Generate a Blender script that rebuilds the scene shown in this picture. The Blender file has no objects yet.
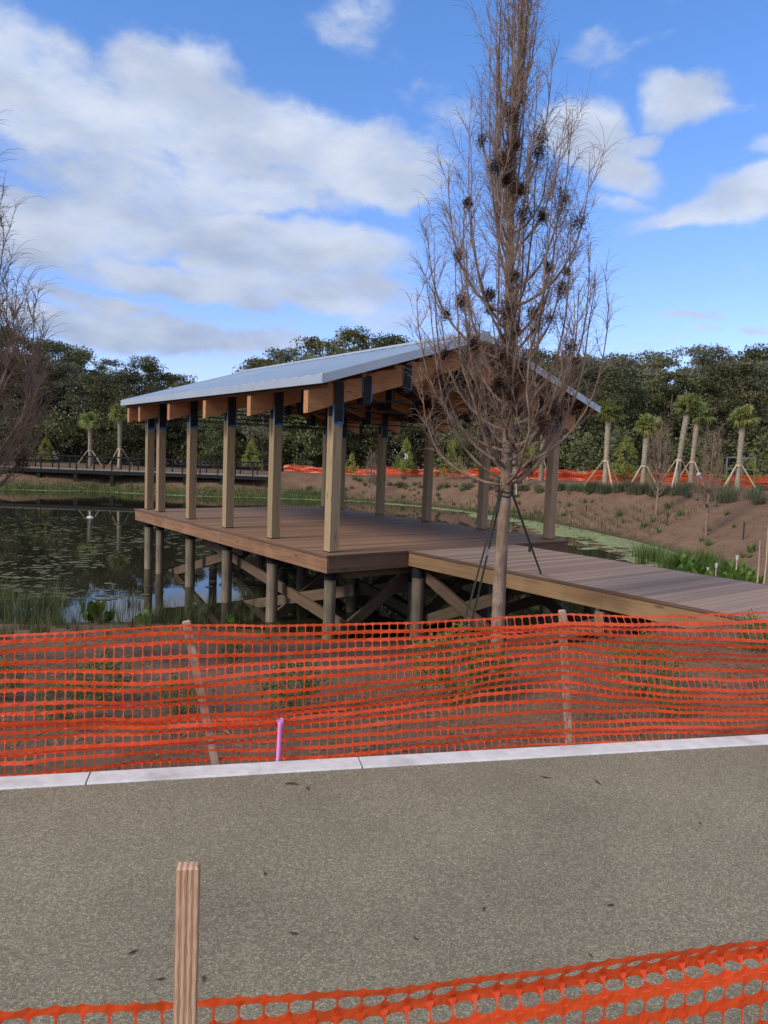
import bpy, math, random
import numpy as np
from mathutils import Vector, Matrix, noise as mn
random.seed(7); rng=np.random.default_rng(7)
R=math.radians; PI=math.pi
S=bpy.context.scene; COL=S.collection

# ------------------------------------------------------------------ camera (solved from the pavilion's perspective)
FPX,PITCH,ROLL,TH,EYE=715.7,0.0763,0.0371,0.6496,1.75
F=Vector((0,math.cos(PITCH),-math.sin(PITCH))); R0=Vector((1,0,0)); U0=R0.cross(F)
CR=math.cos(ROLL)*R0+math.sin(ROLL)*U0; CU=-math.sin(ROLL)*R0+math.cos(ROLL)*U0
def raydir(x,y): return (F+CR*((x-384)/FPX)-CU*((y-512)/FPX)).normalized()
def at_z(x,y,z):
    d=raydir(x,y); t=(z-EYE)/d.z; return Vector((d.x*t,d.y*t,z))
def at_y(x,y,Y):
    d=raydir(x,y); t=Y/d.y; return Vector((d.x*t,Y,EYE+d.z*t))
cam=bpy.data.cameras.new('camera'); co=bpy.data.objects.new('camera',cam); COL.objects.link(co)
M=Matrix((CR,CU,-F)).transposed().to_4x4(); M.translation=Vector((0,0,EYE)); co.matrix_world=M
cam.sensor_fit='VERTICAL'; cam.sensor_height=24; cam.lens=24*FPX/1024; cam.clip_start=.05; cam.clip_end=3000
S.camera=co

# ------------------------------------------------------------------ mesh helpers
class MB:
    def __init__(s): s.v=[]; s.f=[]; s.sm=[]
    def add(s,vs,fs,smooth=False):
        b=len(s.v); s.v+= [tuple(p) for p in vs]; s.f+=[tuple(i+b for i in f) for f in fs]; s.sm+=[smooth]*len(fs); return s
    def box(s,x0,x1,y0,y1,z0,z1):
        v=[(x,y,z) for z in (z0,z1) for x,y in ((x0,y0),(x1,y0),(x1,y1),(x0,y1))]
        return s.add(v,[(3,2,1,0),(4,5,6,7),(0,1,5,4),(1,2,6,5),(2,3,7,6),(3,0,4,7)])
    def bar(s,a,b,w,h,up=(0,0,1)):
        a=Vector(a);b=Vector(b);d=(b-a).normalized();u=Vector(up)
        x=d.cross(u)
        if x.length<1e-4: x=d.cross(Vector((1,0,0)))
        x.normalize(); z=x.cross(d).normalized(); x*=w/2; z*=h/2
        v=[p+q for p in (a,b) for q in (-x-z,x-z,x+z,-x+z)]
        return s.add(v,[(3,2,1,0),(4,5,6,7),(0,1,5,4),(1,2,6,5),(2,3,7,6),(3,0,4,7)])
    def tube(s,pts,rad,n=8,cap=True):
        pts=[Vector(p) for p in pts]; m=len(pts)
        if not hasattr(rad,'__len__'): rad=[rad]*m
        vs=[];fs=[]; t=(pts[1]-pts[0]).normalized()
        a=t.orthogonal().normalized()
        for i,p in enumerate(pts):
            if i>0: t=(pts[min(i+1,m-1)]-pts[i-1]).normalized()
            a=(a-t*a.dot(t)); a=a.normalized() if a.length>1e-6 else t.orthogonal().normalized()
            b=t.cross(a)
            for k in range(n):
                c=2*PI*k/n; vs.append(p+(a*math.cos(c)+b*math.sin(c))*rad[i])
        for i in range(m-1):
            for k in range(n):
                k2=(k+1)%n; fs.append((i*n+k,i*n+k2,(i+1)*n+k2,(i+1)*n+k))
        s.add(vs,fs,n>4)
        if cap and n>2:
            s.add(vs[-n:],[tuple(range(n))]); s.add(vs[:n],[tuple(range(n-1,-1,-1))])
        return s
    def build(s,name,mat,parent=None,loc=None):
        me=bpy.data.meshes.new(name); me.from_pydata(s.v,[],s.f); me.materials.append(mat)
        if any(s.sm): me.polygons.foreach_set('use_smooth',s.sm)
        me.update(); o=bpy.data.objects.new(name,me); COL.objects.link(o)
        if parent: o.parent=parent
        if loc is not None: o.location=loc
        return o
def npmesh(name,V,Q,mat,parent=None,smooth=False):
    V=np.asarray(V,np.float32); Q=np.asarray(Q,np.int32); k=Q.shape[1]
    me=bpy.data.meshes.new(name); me.vertices.add(len(V)); me.vertices.foreach_set('co',V.ravel())
    me.loops.add(Q.size); me.loops.foreach_set('vertex_index',Q.ravel())
    me.polygons.add(len(Q)); me.polygons.foreach_set('loop_start',np.arange(len(Q),dtype=np.int32)*k)
    if smooth: me.polygons.foreach_set('use_smooth',np.ones(len(Q),bool))
    me.materials.append(mat); me.update(calc_edges=True); me.validate()
    o=bpy.data.objects.new(name,me); COL.objects.link(o)
    if parent: o.parent=parent
    return o
def quads(P,N,L,W,roll=None):
    """leaf rhombs: centres P, long axes N (unit), length L, width W"""
    n=len(P); r=rng.normal(size=(n,3)); s=np.cross(N,r); s/=np.linalg.norm(s,axis=1)[:,None]+1e-9
    L=np.broadcast_to(L,(n,))[:,None]; W=np.broadcast_to(W,(n,))[:,None]
    V=np.stack([P-N*L/2,P+s*W/2-N*L*.05,P+N*L/2,P-s*W/2-N*L*.05],1).reshape(-1,3)
    return V,np.arange(4*n).reshape(n,4)
def thing(name,label,cat,loc=(0,0,0),rz=0,group=None):
    o=bpy.data.objects.new(name,None); COL.objects.link(o); o.location=loc; o.rotation_euler=(0,0,rz); o.empty_display_size=.2
    return tag(o,label,cat,group)
def tag(o,label=None,cat=None,group=None,kind=None):
    if label: o['label']=label
    if cat: o['category']=cat
    if group: o['group']=group
    if kind: o['kind']=kind
    return o
def struct(o): o['kind']='structure'; return o
KIDS={}
def kids(o):
    return [c for c in bpy.data.objects if c.parent==o]
def dup(root,loc,rz=0,label=None,group=None,sc=1.0,ch=None):
    r=root.copy(); COL.objects.link(r); r.location=loc; r.rotation_euler=(0,0,rz); r.scale=(sc,)*3 if not hasattr(sc,'__len__') else sc
    if label: r['label']=label
    if group: r['group']=group
    for c in (ch if ch is not None else kids(root)):
        d=c.copy(); COL.objects.link(d); d.parent=r
        if len(ch or ())==0 or True:
            for g in SUB.get(c.name,()): 
                e=g.copy(); COL.objects.link(e); e.parent=d
    return r
SUB={}

# ------------------------------------------------------------------ materials
class NT:
    def __init__(s,mat): s.m=mat; s.t=mat.node_tree; s.t.nodes.clear()
    def n(s,typ,**kw):
        x=s.t.nodes.new(typ)
        for k,v in kw.items():
            if k.startswith('i_'): x.inputs[k[2:].replace('_',' ')].default_value=v
            elif k.startswith('n_'): x.inputs[int(k[2:])].default_value=v
            else: setattr(x,k,v)
        return x
    def l(s,a,b): s.t.links.new(a,b)
def newmat(name):
    m=bpy.data.materials.new(name); m.use_nodes=True; return m
def c4(c): return (*c,1)
def surf(name,c1,c2,scale=(5,5,5),detail=6,rough=.8,bump=.3,bdist=.01,coord='Object',c3=None,s3=1.0,t3=(.45,.65),spec=.3,metal=0,rand=0,bscale=None,contrast=(.35,.65),transl=0):
    """two-tone noise surface, optional third colour on a second noise, bump, per-object variation"""
    m=newmat(name); T=NT(m)
    out=T.n('ShaderNodeOutputMaterial'); P=T.n('ShaderNodeBsdfPrincipled'); P.inputs['Roughness'].default_value=rough
    P.inputs['Specular IOR Level'].default_value=spec; P.inputs['Metallic'].default_value=metal
    tc=T.n('ShaderNodeTexCoord'); mp=T.n('ShaderNodeMapping'); mp.inputs['Scale'].default_value=scale
    T.l(tc.outputs[coord],mp.inputs[0])
    nz=T.n('ShaderNodeTexNoise'); nz.inputs['Scale'].default_value=1; nz.inputs['Detail'].default_value=detail; nz.inputs['Roughness'].default_value=.6
    T.l(mp.outputs[0],nz.inputs['Vector'])
    r=T.n('ShaderNodeMapRange'); r.inputs[1].default_value=contrast[0]; r.inputs[2].default_value=contrast[1]; T.l(nz.outputs[0],r.inputs[0])
    mx=T.n('ShaderNodeMix',data_type='RGBA'); mx.inputs[6].default_value=c4(c1); mx.inputs[7].default_value=c4(c2); T.l(r.outputs[0],mx.inputs[0])
    col=mx.outputs[2]
    if c3:
        n3=T.n('ShaderNodeTexNoise'); n3.inputs['Scale'].default_value=s3; n3.inputs['Detail'].default_value=5
        T.l(tc.outputs[coord],n3.inputs['Vector'])
        r3=T.n('ShaderNodeMapRange'); r3.inputs[1].default_value=t3[0]; r3.inputs[2].default_value=t3[1]; T.l(n3.outputs[0],r3.inputs[0])
        m3=T.n('ShaderNodeMix',data_type='RGBA'); m3.inputs[7].default_value=c4(c3); T.l(col,m3.inputs[6]); T.l(r3.outputs[0],m3.inputs[0]); col=m3.outputs[2]
    if rand:
        oi=T.n('ShaderNodeObjectInfo'); hs=T.n('ShaderNodeHueSaturation')
        a=T.n('ShaderNodeMapRange'); a.inputs[3].default_value=1-rand; a.inputs[4].default_value=1+rand; T.l(oi.outputs['Random'],a.inputs[0]); T.l(a.outputs[0],hs.inputs['Value'])
        wn=T.n('ShaderNodeTexWhiteNoise',noise_dimensions='1D'); T.l(oi.outputs['Random'],wn.inputs['W'])
        b=T.n('ShaderNodeMapRange'); b.inputs[3].default_value=.5-.05*min(1,rand*2); b.inputs[4].default_value=.5+.035*min(1,rand*2); T.l(wn.outputs[0],b.inputs[0]); T.l(b.outputs[0],hs.inputs['Hue'])
        T.l(col,hs.inputs['Color']); col=hs.outputs[0]
    T.l(col,P.inputs['Base Color'])
    if bump:
        src=nz.outputs[0]
        if bscale:
            nb=T.n('ShaderNodeTexNoise'); nb.inputs['Scale'].default_value=bscale; nb.inputs['Detail'].default_value=4; T.l(tc.outputs[coord],nb.inputs['Vector']); src=nb.outputs[0]
        bm=T.n('ShaderNodeBump'); bm.inputs['Strength'].default_value=bump; bm.inputs['Distance'].default_value=bdist
        T.l(src,bm.inputs['Height']); T.l(bm.outputs[0],P.inputs['Normal'])
    if transl:
        tr=T.n('ShaderNodeBsdfTranslucent'); T.l(col,tr.inputs[0]); ms=T.n('ShaderNodeMixShader'); ms.inputs[0].default_value=transl
        T.l(P.outputs[0],ms.inputs[1]); T.l(tr.outputs[0],ms.inputs[2]); T.l(ms.outputs[0],out.inputs[0])
    else: T.l(P.outputs[0],out.inputs[0])
    return m
def wood(name,c1,c2,axis,knots=True,grain=40,rough=.75,rand=.12,weather=None):
    """long-grain timber; axis 0/1/2 = grain direction in object space"""
    sc=[grain]*3; sc[axis]=grain*.035
    m=surf(name,c1,c2,tuple(sc),5,rough,.35,.004,c3=weather or tuple(x*.62 for x in c1),s3=2.2,t3=(.5,.8),rand=rand,contrast=(.3,.7))
    # knots and drying checks
    T=NT.__new__(NT); T.m=m; T.t=m.node_tree
    P=[n for n in T.t.nodes if n.type=='BSDF_PRINCIPLED'][0]; src=P.inputs['Base Color'].links[0].from_socket
    tc=[n for n in T.t.nodes if n.type=='TEX_COORD'][0]; oi=T.n('ShaderNodeObjectInfo')
    mp=T.n('ShaderNodeMapping'); k=[7.0]*3; k[axis]=1.7; mp.inputs['Scale'].default_value=k; T.l(tc.outputs['Object'],mp.inputs[0])
    ad=T.n('ShaderNodeVectorMath',operation='MULTIPLY_ADD'); ad.inputs[1].default_value=(37,19,23); T.l(oi.outputs['Random'],ad.inputs[0]); T.l(mp.outputs[0],ad.inputs[2])
    v=T.n('ShaderNodeTexVoronoi'); v.inputs['Scale'].default_value=1; T.l(ad.outputs[0],v.inputs['Vector'])
    r=T.n('ShaderNodeMapRange'); r.inputs[1].default_value=.17; r.inputs[2].default_value=.07; T.l(v.outputs['Distance'],r.inputs[0])
    n=T.n('ShaderNodeTexNoise'); n.inputs['Scale'].default_value=1; n.inputs['Detail'].default_value=2; m2=T.n('ShaderNodeMapping'); k=[55.0]*3; k[axis]=1.3; m2.inputs['Scale'].default_value=k; T.l(tc.outputs['Object'],m2.inputs[0]); T.l(m2.outputs[0],n.inputs['Vector'])
    r2=T.n('ShaderNodeMapRange'); r2.inputs[1].default_value=.68; r2.inputs[2].default_value=.74; T.l(n.outputs[0],r2.inputs[0])
    mxx=T.n('ShaderNodeMath',operation='MAXIMUM'); T.l(r.outputs[0],mxx.inputs[0]); T.l(r2.outputs[0],mxx.inputs[1])
    ml=T.n('ShaderNodeMath',operation='MULTIPLY'); ml.inputs[1].default_value=.75; T.l(mxx.outputs[0],ml.inputs[0])
    x=T.n('ShaderNodeMix',data_type='RGBA'); T.l(ml.outputs[0],x.inputs[0]); T.l(src,x.inputs[6]); x.inputs[7].default_value=c4(tuple(q*.38 for q in c2)); T.l(x.outputs[2],P.inputs['Base Color'])
    return m
MAT={}
MAT['post']=wood('treated_post',(.36,.268,.155),(.235,.168,.098),2,weather=(.28,.215,.135))
MAT['stake']=wood('stake_wood',(.42,.25,.145),(.17,.085,.045),2,grain=70)
MAT['stake_old']=wood('stake_grey',(.46,.36,.26),(.30,.22,.155),2,grain=70)
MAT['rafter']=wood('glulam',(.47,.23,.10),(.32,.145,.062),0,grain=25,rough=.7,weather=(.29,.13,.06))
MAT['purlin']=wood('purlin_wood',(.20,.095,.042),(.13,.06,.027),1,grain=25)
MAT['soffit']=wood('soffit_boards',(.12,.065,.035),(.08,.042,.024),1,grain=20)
MAT['rim']=wood('rim_board',(.235,.135,.075),(.135,.075,.042),1,grain=22,weather=(.27,.15,.08))
MAT['rimx']=wood('rim_board_across',(.20,.115,.07),(.12,.068,.042),0,grain=22)
MAT['rimy']=wood('boardwalk_rim',(.30,.19,.095),(.19,.11,.055),1,grain=22,weather=(.33,.21,.11))
MAT['edge']=wood('edge_board_wood',(.15,.09,.06),(.09,.055,.038),1,grain=22)
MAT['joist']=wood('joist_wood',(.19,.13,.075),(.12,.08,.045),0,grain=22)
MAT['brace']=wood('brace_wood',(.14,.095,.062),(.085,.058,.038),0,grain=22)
MAT['pile']=surf('pile_wood',(.26,.21,.145),(.15,.12,.085),(30,30,2),5,.85,.5,.01,c3=(.10,.095,.07),s3=1.5,rand=.15)
MAT['black']=surf('black_steel',(.010,.010,.012),(.018,.018,.020),(20,20,20),3,.6,.1,.002,spec=.25)
MAT['tape']=surf('blue_tape',(.025,.14,.42),(.04,.20,.50),(40,40,40),3,.6,.4,.003)
MAT['bark']=surf('cypress_bark',(.25,.17,.12),(.13,.088,.062),(60,60,5),5,.9,.8,.012,c3=(.28,.21,.17),s3=6)
MAT['twig']=surf('twig_bark',(.16,.105,.082),(.25,.175,.14),(9,9,9),3,.9,0)
MAT['dead']=surf('dead_foliage',(.075,.04,.026),(.04,.022,.016),(9,9,9),3,.95,0,transl=.15)
MAT['palmtrunk']=surf('palm_trunk',(.36,.30,.23),(.16,.13,.095),(7,7,13),4,.9,.8,.03,rand=.1)
MAT['palmleaf']=surf('palm_leaf',(.13,.17,.04),(.27,.28,.09),(3,3,3),3,.6,0,rand=.15,transl=.25)
MAT['shoregrass']=surf('shore_grass_blade',(.07,.11,.03),(.13,.17,.05),(1,1,1),3,.7,0,transl=.25)
MAT['struts']=surf('brace_timber',(.50,.40,.29),(.36,.28,.2),(8,8,8),3,.8,0)
MAT['leafdark']=surf('oak_leaf',(.052,.068,.028),(.15,.155,.066),(.45,.45,.45),4,.65,0,rand=.42,transl=.2)
MAT['leafgrey']=surf('grey_leaf',(.10,.105,.068),(.18,.18,.12),(.5,.5,.5),4,.7,0,rand=.22,transl=.2)
MAT['leafbright']=surf('young_leaf',(.17,.21,.04),(.30,.32,.08),(1.5,1.5,1.5),4,.65,0,rand=.18,transl=.3)
MAT['leafshrub']=surf('shrub_leaf',(.06,.105,.028),(.14,.19,.05),(5,5,5),3,.5,0,rand=.2,transl=.25)
MAT['leafwater']=surf('water_plant_leaf',(.06,.13,.02),(.14,.23,.04),(3,3,3),3,.5,0,rand=.2,transl=.3)
MAT['reed']=surf('reed_blade',(.06,.085,.03),(.13,.15,.06),(4,4,4),3,.7,0,rand=.25,transl=.25)
MAT['grassgrey']=surf('grass_clump_blade',(.075,.09,.05),(.12,.13,.07),(3,3,3),3,.8,0,rand=.25,transl=.2)
MAT['dry']=surf('dry_grass_blade',(.25,.20,.12),(.17,.14,.08),(4,4,4),3,.9,0,rand=.2,transl=.2)
MAT['treetrunk']=surf('oak_trunk',(.12,.10,.08),(.07,.06,.05),(8,8,2),4,.9,.4,.03)
MAT['concrete']=surf('curb_concrete',(.50,.49,.50),(.62,.61,.62),(14,14,14),9,.85,.25,.003,c3=(.36,.34,.32),s3=4.5,t3=(.52,.80),bscale=60)
MAT['pink']=surf('pink_tape',(.62,.22,.55),(.72,.30,.66),(30,30,30),3,.5,.3,.003)
MAT['strap']=surf('strap_webbing',(.02,.025,.022),(.045,.05,.04),(60,60,60),3,.7,0)
MAT['white']=surf('white_plastic',(.48,.48,.47),(.6,.6,.58),(10,10,10),3,.5,0)
MAT['steel']=surf('grey_steel',(.16,.18,.20),(.22,.24,.26),(10,10,10),3,.5,0,metal=.3)
MAT['farrail']=surf('dark_rail',(.012,.013,.014),(.02,.021,.022),(10,10,10),3,.7,0,spec=.15)
MAT['fardeck']=surf('far_deck_boards',(.24,.23,.22),(.18,.17,.165),(3,3,3),3,.8,0)
MAT['pad']=surf('lily_pad_leaf',(.13,.125,.06),(.045,.05,.025),(1.5,1.5,1.5),4,.75,0,coord='Object',spec=.15)
MAT['duck']=surf('duckweed_film',(.22,.235,.10),(.13,.14,.06),(1.2,1.2,1.2),6,.8,.1,.005,c3=(.26,.30,.13),s3=5)
MAT['debris']=surf('dry_leaf',(.06,.035,.025),(.09,.055,.035),(30,30,30),3,.9,0)

def stripe_mat():
    m=newmat('striped_pine'); T=NT(m); out=T.n('ShaderNodeOutputMaterial'); P=T.n('ShaderNodeBsdfPrincipled'); P.inputs['Roughness'].default_value=.75
    tc=T.n('ShaderNodeTexCoord'); mp=T.n('ShaderNodeMapping'); mp.inputs['Scale'].default_value=(1,1,.03); T.l(tc.outputs['Object'],mp.inputs[0])
    w=T.n('ShaderNodeTexWave',wave_type='BANDS',bands_direction='X',wave_profile='SIN'); w.inputs['Scale'].default_value=33; w.inputs['Distortion'].default_value=4.5; w.inputs['Detail'].default_value=3; w.inputs['Detail Scale'].default_value=25; T.l(mp.outputs[0],w.inputs[0])
    n=T.n('ShaderNodeTexNoise'); n.inputs['Scale'].default_value=1; n.inputs['Detail'].default_value=4; m2=T.n('ShaderNodeMapping'); m2.inputs['Scale'].default_value=(380,380,9); T.l(tc.outputs['Object'],m2.inputs[0]); T.l(m2.outputs[0],n.inputs['Vector'])
    ad=T.n('ShaderNodeMath',operation='MULTIPLY_ADD'); ad.inputs[1].default_value=.45; T.l(n.outputs[0],ad.inputs[0]); sc=T.n('ShaderNodeMath',operation='MULTIPLY'); sc.inputs[1].default_value=.7; T.l(w.outputs['Fac'],sc.inputs[0]); T.l(sc.outputs[0],ad.inputs[2])
    cr=T.n('ShaderNodeValToRGB'); e=cr.color_ramp.elements; e[0].position=.15; e[0].color=(.27,.13,.07,1); e[1].position=.85; e[1].color=(.58,.39,.26,1); x=e.new(.45); x.color=(.42,.235,.14,1); T.l(ad.outputs[0],cr.inputs[0]); T.l(cr.outputs[0],P.inputs['Base Color'])
    b=T.n('ShaderNodeBump'); b.inputs['Strength'].default_value=.5; b.inputs['Distance'].default_value=.002; T.l(ad.outputs[0],b.inputs['Height']); T.l(b.outputs[0],P.inputs['Normal']); T.l(P.outputs[0],out.inputs[0]); return m
def path_mat():
    m=newmat('speckled_paving'); T=NT(m); out=T.n('ShaderNodeOutputMaterial'); P=T.n('ShaderNodeBsdfPrincipled'); P.inputs['Roughness'].default_value=.85; P.inputs['Specular IOR Level'].default_value=.25
    tc=T.n('ShaderNodeTexCoord')
    v=T.n('ShaderNodeTexVoronoi'); v.inputs['Scale'].default_value=230; T.l(tc.outputs['Object'],v.inputs['Vector'])
    v2=T.n('ShaderNodeTexVoronoi'); v2.inputs['Scale'].default_value=85; T.l(tc.outputs['Object'],v2.inputs['Vector'])
    sp=T.n('ShaderNodeSeparateColor'); T.l(v.outputs['Color'],sp.inputs[0])
    cr=T.n('ShaderNodeValToRGB'); e=cr.color_ramp.elements; e[0].position=0; e[0].color=(.125,.110,.078,1); e[1].position=1; e[1].color=(.36,.315,.22,1)
    for p,c in ((.35,(.150,.132,.092)),(.62,(.178,.156,.110)),(.82,(.225,.198,.14))):
        x=e.new(p); x.color=c4(c)
    T.l(sp.outputs[0],cr.inputs[0])
    sp2=T.n('ShaderNodeSeparateColor'); T.l(v2.outputs['Color'],sp2.inputs[0])
    r=T.n('ShaderNodeMapRange'); r.inputs[1].default_value=.86; r.inputs[2].default_value=.88; T.l(sp2.outputs[1],r.inputs[0])
    mx=T.n('ShaderNodeMix',data_type='RGBA'); mx.inputs[7].default_value=(.25,.225,.165,1); T.l(cr.outputs[0],mx.inputs[6])
    d=T.n('ShaderNodeMath',operation='MULTIPLY'); d.inputs[1].default_value=.5; T.l(r.outputs[0],d.inputs[0]); T.l(d.outputs[0],mx.inputs[0])
    n=T.n('ShaderNodeTexNoise'); n.inputs['Scale'].default_value=.9; n.inputs['Detail'].default_value=7; n.inputs['Roughness'].default_value=.65; T.l(tc.outputs['Object'],n.inputs['Vector'])
    r2=T.n('ShaderNodeMapRange'); r2.inputs[1].default_value=.3; r2.inputs[2].default_value=.7; r2.inputs[3].default_value=.86; r2.inputs[4].default_value=1.26; T.l(n.outputs[0],r2.inputs[0])
    hs=T.n('ShaderNodeHueSaturation'); T.l(mx.outputs[2],hs.inputs['Color']); T.l(r2.outputs[0],hs.inputs['Value']); T.l(hs.outputs[0],P.inputs['Base Color'])
    b=T.n('ShaderNodeBump'); b.inputs['Strength'].default_value=.5; b.inputs['Distance'].default_value=.003; T.l(v.outputs['Distance'],b.inputs['Height']); T.l(b.outputs[0],P.inputs['Normal'])
    T.l(P.outputs[0],out.inputs[0]); return m
def ground_mat():
    m=newmat('mulch_ground'); T=NT(m); out=T.n('ShaderNodeOutputMaterial'); P=T.n('ShaderNodeBsdfPrincipled'); P.inputs['Roughness'].default_value=.95; P.inputs['Specular IOR Level'].default_value=.1
    tc=T.n('ShaderNodeTexCoord')
    n=T.n('ShaderNodeTexNoise'); n.inputs['Scale'].default_value=14; n.inputs['Detail'].default_value=10; n.inputs['Roughness'].default_value=.75; T.l(tc.outputs['Object'],n.inputs['Vector'])
    cr=T.n('ShaderNodeValToRGB'); e=cr.color_ramp.elements; e[0].position=.3; e[0].color=(.045,.028,.019,1); e[1].position=.75; e[1].color=(.28,.175,.115,1)
    x=e.new(.5); x.color=(.135,.080,.053,1); T.l(n.outputs[0],cr.inputs[0])
    n2=T.n('ShaderNodeTexNoise'); n2.inputs['Scale'].default_value=.9; n2.inputs['Detail'].default_value=10; n2.inputs['Roughness'].default_value=.7; T.l(tc.outputs['Object'],n2.inputs['Vector'])
    r=T.n('ShaderNodeMapRange'); r.inputs[1].default_value=.40; r.inputs[2].default_value=.66; T.l(n2.outputs[0],r.inputs[0])
    mx=T.n('ShaderNodeMix',data_type='RGBA'); T.l(cr.outputs[0],mx.inputs[6]); mx.inputs[7].default_value=(.21,.135,.09,1)
    d=T.n('ShaderNodeMath',operation='MULTIPLY'); d.inputs[1].default_value=.75; T.l(r.outputs[0],d.inputs[0]); T.l(d.outputs[0],mx.inputs[0])
    # wet dark mud at the waterline (by height)
    sx=T.n('ShaderNodeSeparateXYZ'); T.l(tc.outputs['Object'],sx.inputs[0])
    ad=T.n('ShaderNodeMath',operation='MULTIPLY_ADD'); ad.inputs[1].default_value=.25; T.l(n2.outputs[0],ad.inputs[0]); T.l(sx.outputs[2],ad.inputs[2])
    r3=T.n('ShaderNodeMapRange'); r3.inputs[1].default_value=-1.62; r3.inputs[2].default_value=-1.35; r3.inputs[3].default_value=1; r3.inputs[4].default_value=0; T.l(ad.outputs[0],r3.inputs[0])
    m3=T.n('ShaderNodeMix',data_type='RGBA'); T.l(r3.outputs[0],m3.inputs[0]); T.l(mx.outputs[2],m3.inputs[6]); m3.inputs[7].default_value=(.045,.04,.025,1)
    T.l(m3.outputs[2],P.inputs['Base Color'])
    b=T.n('ShaderNodeBump'); b.inputs['Strength'].default_value=.9; b.inputs['Distance'].default_value=.03; T.l(n.outputs[0],b.inputs['Height']); T.l(b.outputs[0],P.inputs['Normal'])
    T.l(P.outputs[0],out.inputs[0]); return m
def water_mat():
    m=newmat('pond_water_surface'); T=NT(m); out=T.n('ShaderNodeOutputMaterial'); P=T.n('ShaderNodeBsdfPrincipled')
    P.inputs['Base Color'].default_value=(.018,.017,.010,1); P.inputs['Roughness'].default_value=.02; P.inputs['IOR'].default_value=1.33; P.inputs['Specular IOR Level'].default_value=.5
    tc=T.n('ShaderNodeTexCoord'); n=T.n('ShaderNodeTexNoise'); n.inputs['Scale'].default_value=1.6; n.inputs['Detail'].default_value=3; T.l(tc.outputs['Object'],n.inputs['Vector'])
    b=T.n('ShaderNodeBump'); b.inputs['Strength'].default_value=.022; b.inputs['Distance'].default_value=.05; T.l(n.outputs[0],b.inputs['Height']); T.l(b.outputs[0],P.inputs['Normal'])
    T.l(P.outputs[0],out.inputs[0]); return m
def deck_mat(name,c1,c2,pitch):
    m=newmat(name); T=NT(m); out=T.n('ShaderNodeOutputMaterial'); P=T.n('ShaderNodeBsdfPrincipled'); P.inputs['Roughness'].default_value=.7; P.inputs['Specular IOR Level'].default_value=.18
    tc=T.n('ShaderNodeTexCoord'); sx=T.n('ShaderNodeSeparateXYZ'); T.l(tc.outputs['Object'],sx.inputs[0])
    dv=T.n('ShaderNodeMath',operation='DIVIDE'); dv.inputs[1].default_value=pitch; T.l(sx.outputs[1],dv.inputs[0]); fl=T.n('ShaderNodeMath',operation='FLOOR'); T.l(dv.outputs[0],fl.inputs[0])
    wn=T.n('ShaderNodeTexWhiteNoise',noise_dimensions='1D'); T.l(fl.outputs[0],wn.inputs['W'])
    mp=T.n('ShaderNodeMapping'); mp.inputs['Scale'].default_value=(1.2,28,10); T.l(tc.outputs['Object'],mp.inputs[0])
    ad=T.n('ShaderNodeVectorMath',operation='ADD'); T.l(mp.outputs[0],ad.inputs[0]); T.l(wn.outputs['Color'],ad.inputs[1])
    n=T.n('ShaderNodeTexNoise'); n.inputs['Scale'].default_value=1; n.inputs['Detail'].default_value=5; T.l(ad.outputs[0],n.inputs['Vector'])
    a=T.n('ShaderNodeMath',operation='MULTIPLY_ADD'); a.inputs[1].default_value=.75; T.l(wn.outputs[0],a.inputs[0]); 
    b=T.n('ShaderNodeMath',operation='MULTIPLY'); b.inputs[1].default_value=.45; T.l(n.outputs[0],b.inputs[0]); T.l(b.outputs[0],a.inputs[2])
    mx=T.n('ShaderNodeMix',data_type='RGBA'); mx.inputs[6].default_value=c4(c1); mx.inputs[7].default_value=c4(c2); T.l(a.outputs[0],mx.inputs[0]); T.l(mx.outputs[2],P.inputs['Base Color'])
    bp=T.n('ShaderNodeBump'); bp.inputs['Strength'].default_value=.25; bp.inputs['Distance'].default_value=.004; T.l(n.outputs[0],bp.inputs['Height']); T.l(bp.outputs[0],P.inputs['Normal'])
    T.l(P.outputs[0],out.inputs[0]); return m
def net_mat(name='orange_mesh',c=(.80,.072,.013)):
    m=newmat(name); T=NT(m); out=T.n('ShaderNodeOutputMaterial'); P=T.n('ShaderNodeBsdfPrincipled'); P.inputs['Roughness'].default_value=.28; P.inputs['Specular IOR Level'].default_value=.7
    tc=T.n('ShaderNodeTexCoord'); n=T.n('ShaderNodeTexNoise'); n.inputs['Scale'].default_value=2.5; n.inputs['Detail'].default_value=4; T.l(tc.outputs['Object'],n.inputs['Vector'])
    mx=T.n('ShaderNodeMix',data_type='RGBA'); mx.inputs[6].default_value=c4(c); mx.inputs[7].default_value=(min(1,c[0]*1.08),c[1]*1.7,c[2]*2.0,1); T.l(n.outputs[0],mx.inputs[0])
    T.l(mx.outputs[2],P.inputs['Base Color']); tr=T.n('ShaderNodeBsdfTranslucent'); T.l(mx.outputs[2],tr.inputs[0])
    ms=T.n('ShaderNodeMixShader'); ms.inputs[0].default_value=.35; T.l(P.outputs[0],ms.inputs[1]); T.l(tr.outputs[0],ms.inputs[2])
    n2=T.n('ShaderNodeTexNoise'); n2.inputs['Scale'].default_value=25; T.l(tc.outputs['Object'],n2.inputs['Vector'])
    b=T.n('ShaderNodeBump'); b.inputs['Strength'].default_value=.9; b.inputs['Distance'].default_value=.012; T.l(n2.outputs[0],b.inputs['Height']); T.l(b.outputs[0],P.inputs['Normal'])
    T.l(ms.outputs[0],out.inputs[0]); return m
MAT['stakes']=stripe_mat(); MAT['path']=path_mat(); MAT['ground']=ground_mat(); MAT['water']=water_mat(); MAT['net']=net_mat()
PITCHB=.146
MAT['deck']=deck_mat('deck_boards_brown',(.165,.094,.058),(.30,.18,.115),PITCHB)
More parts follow.
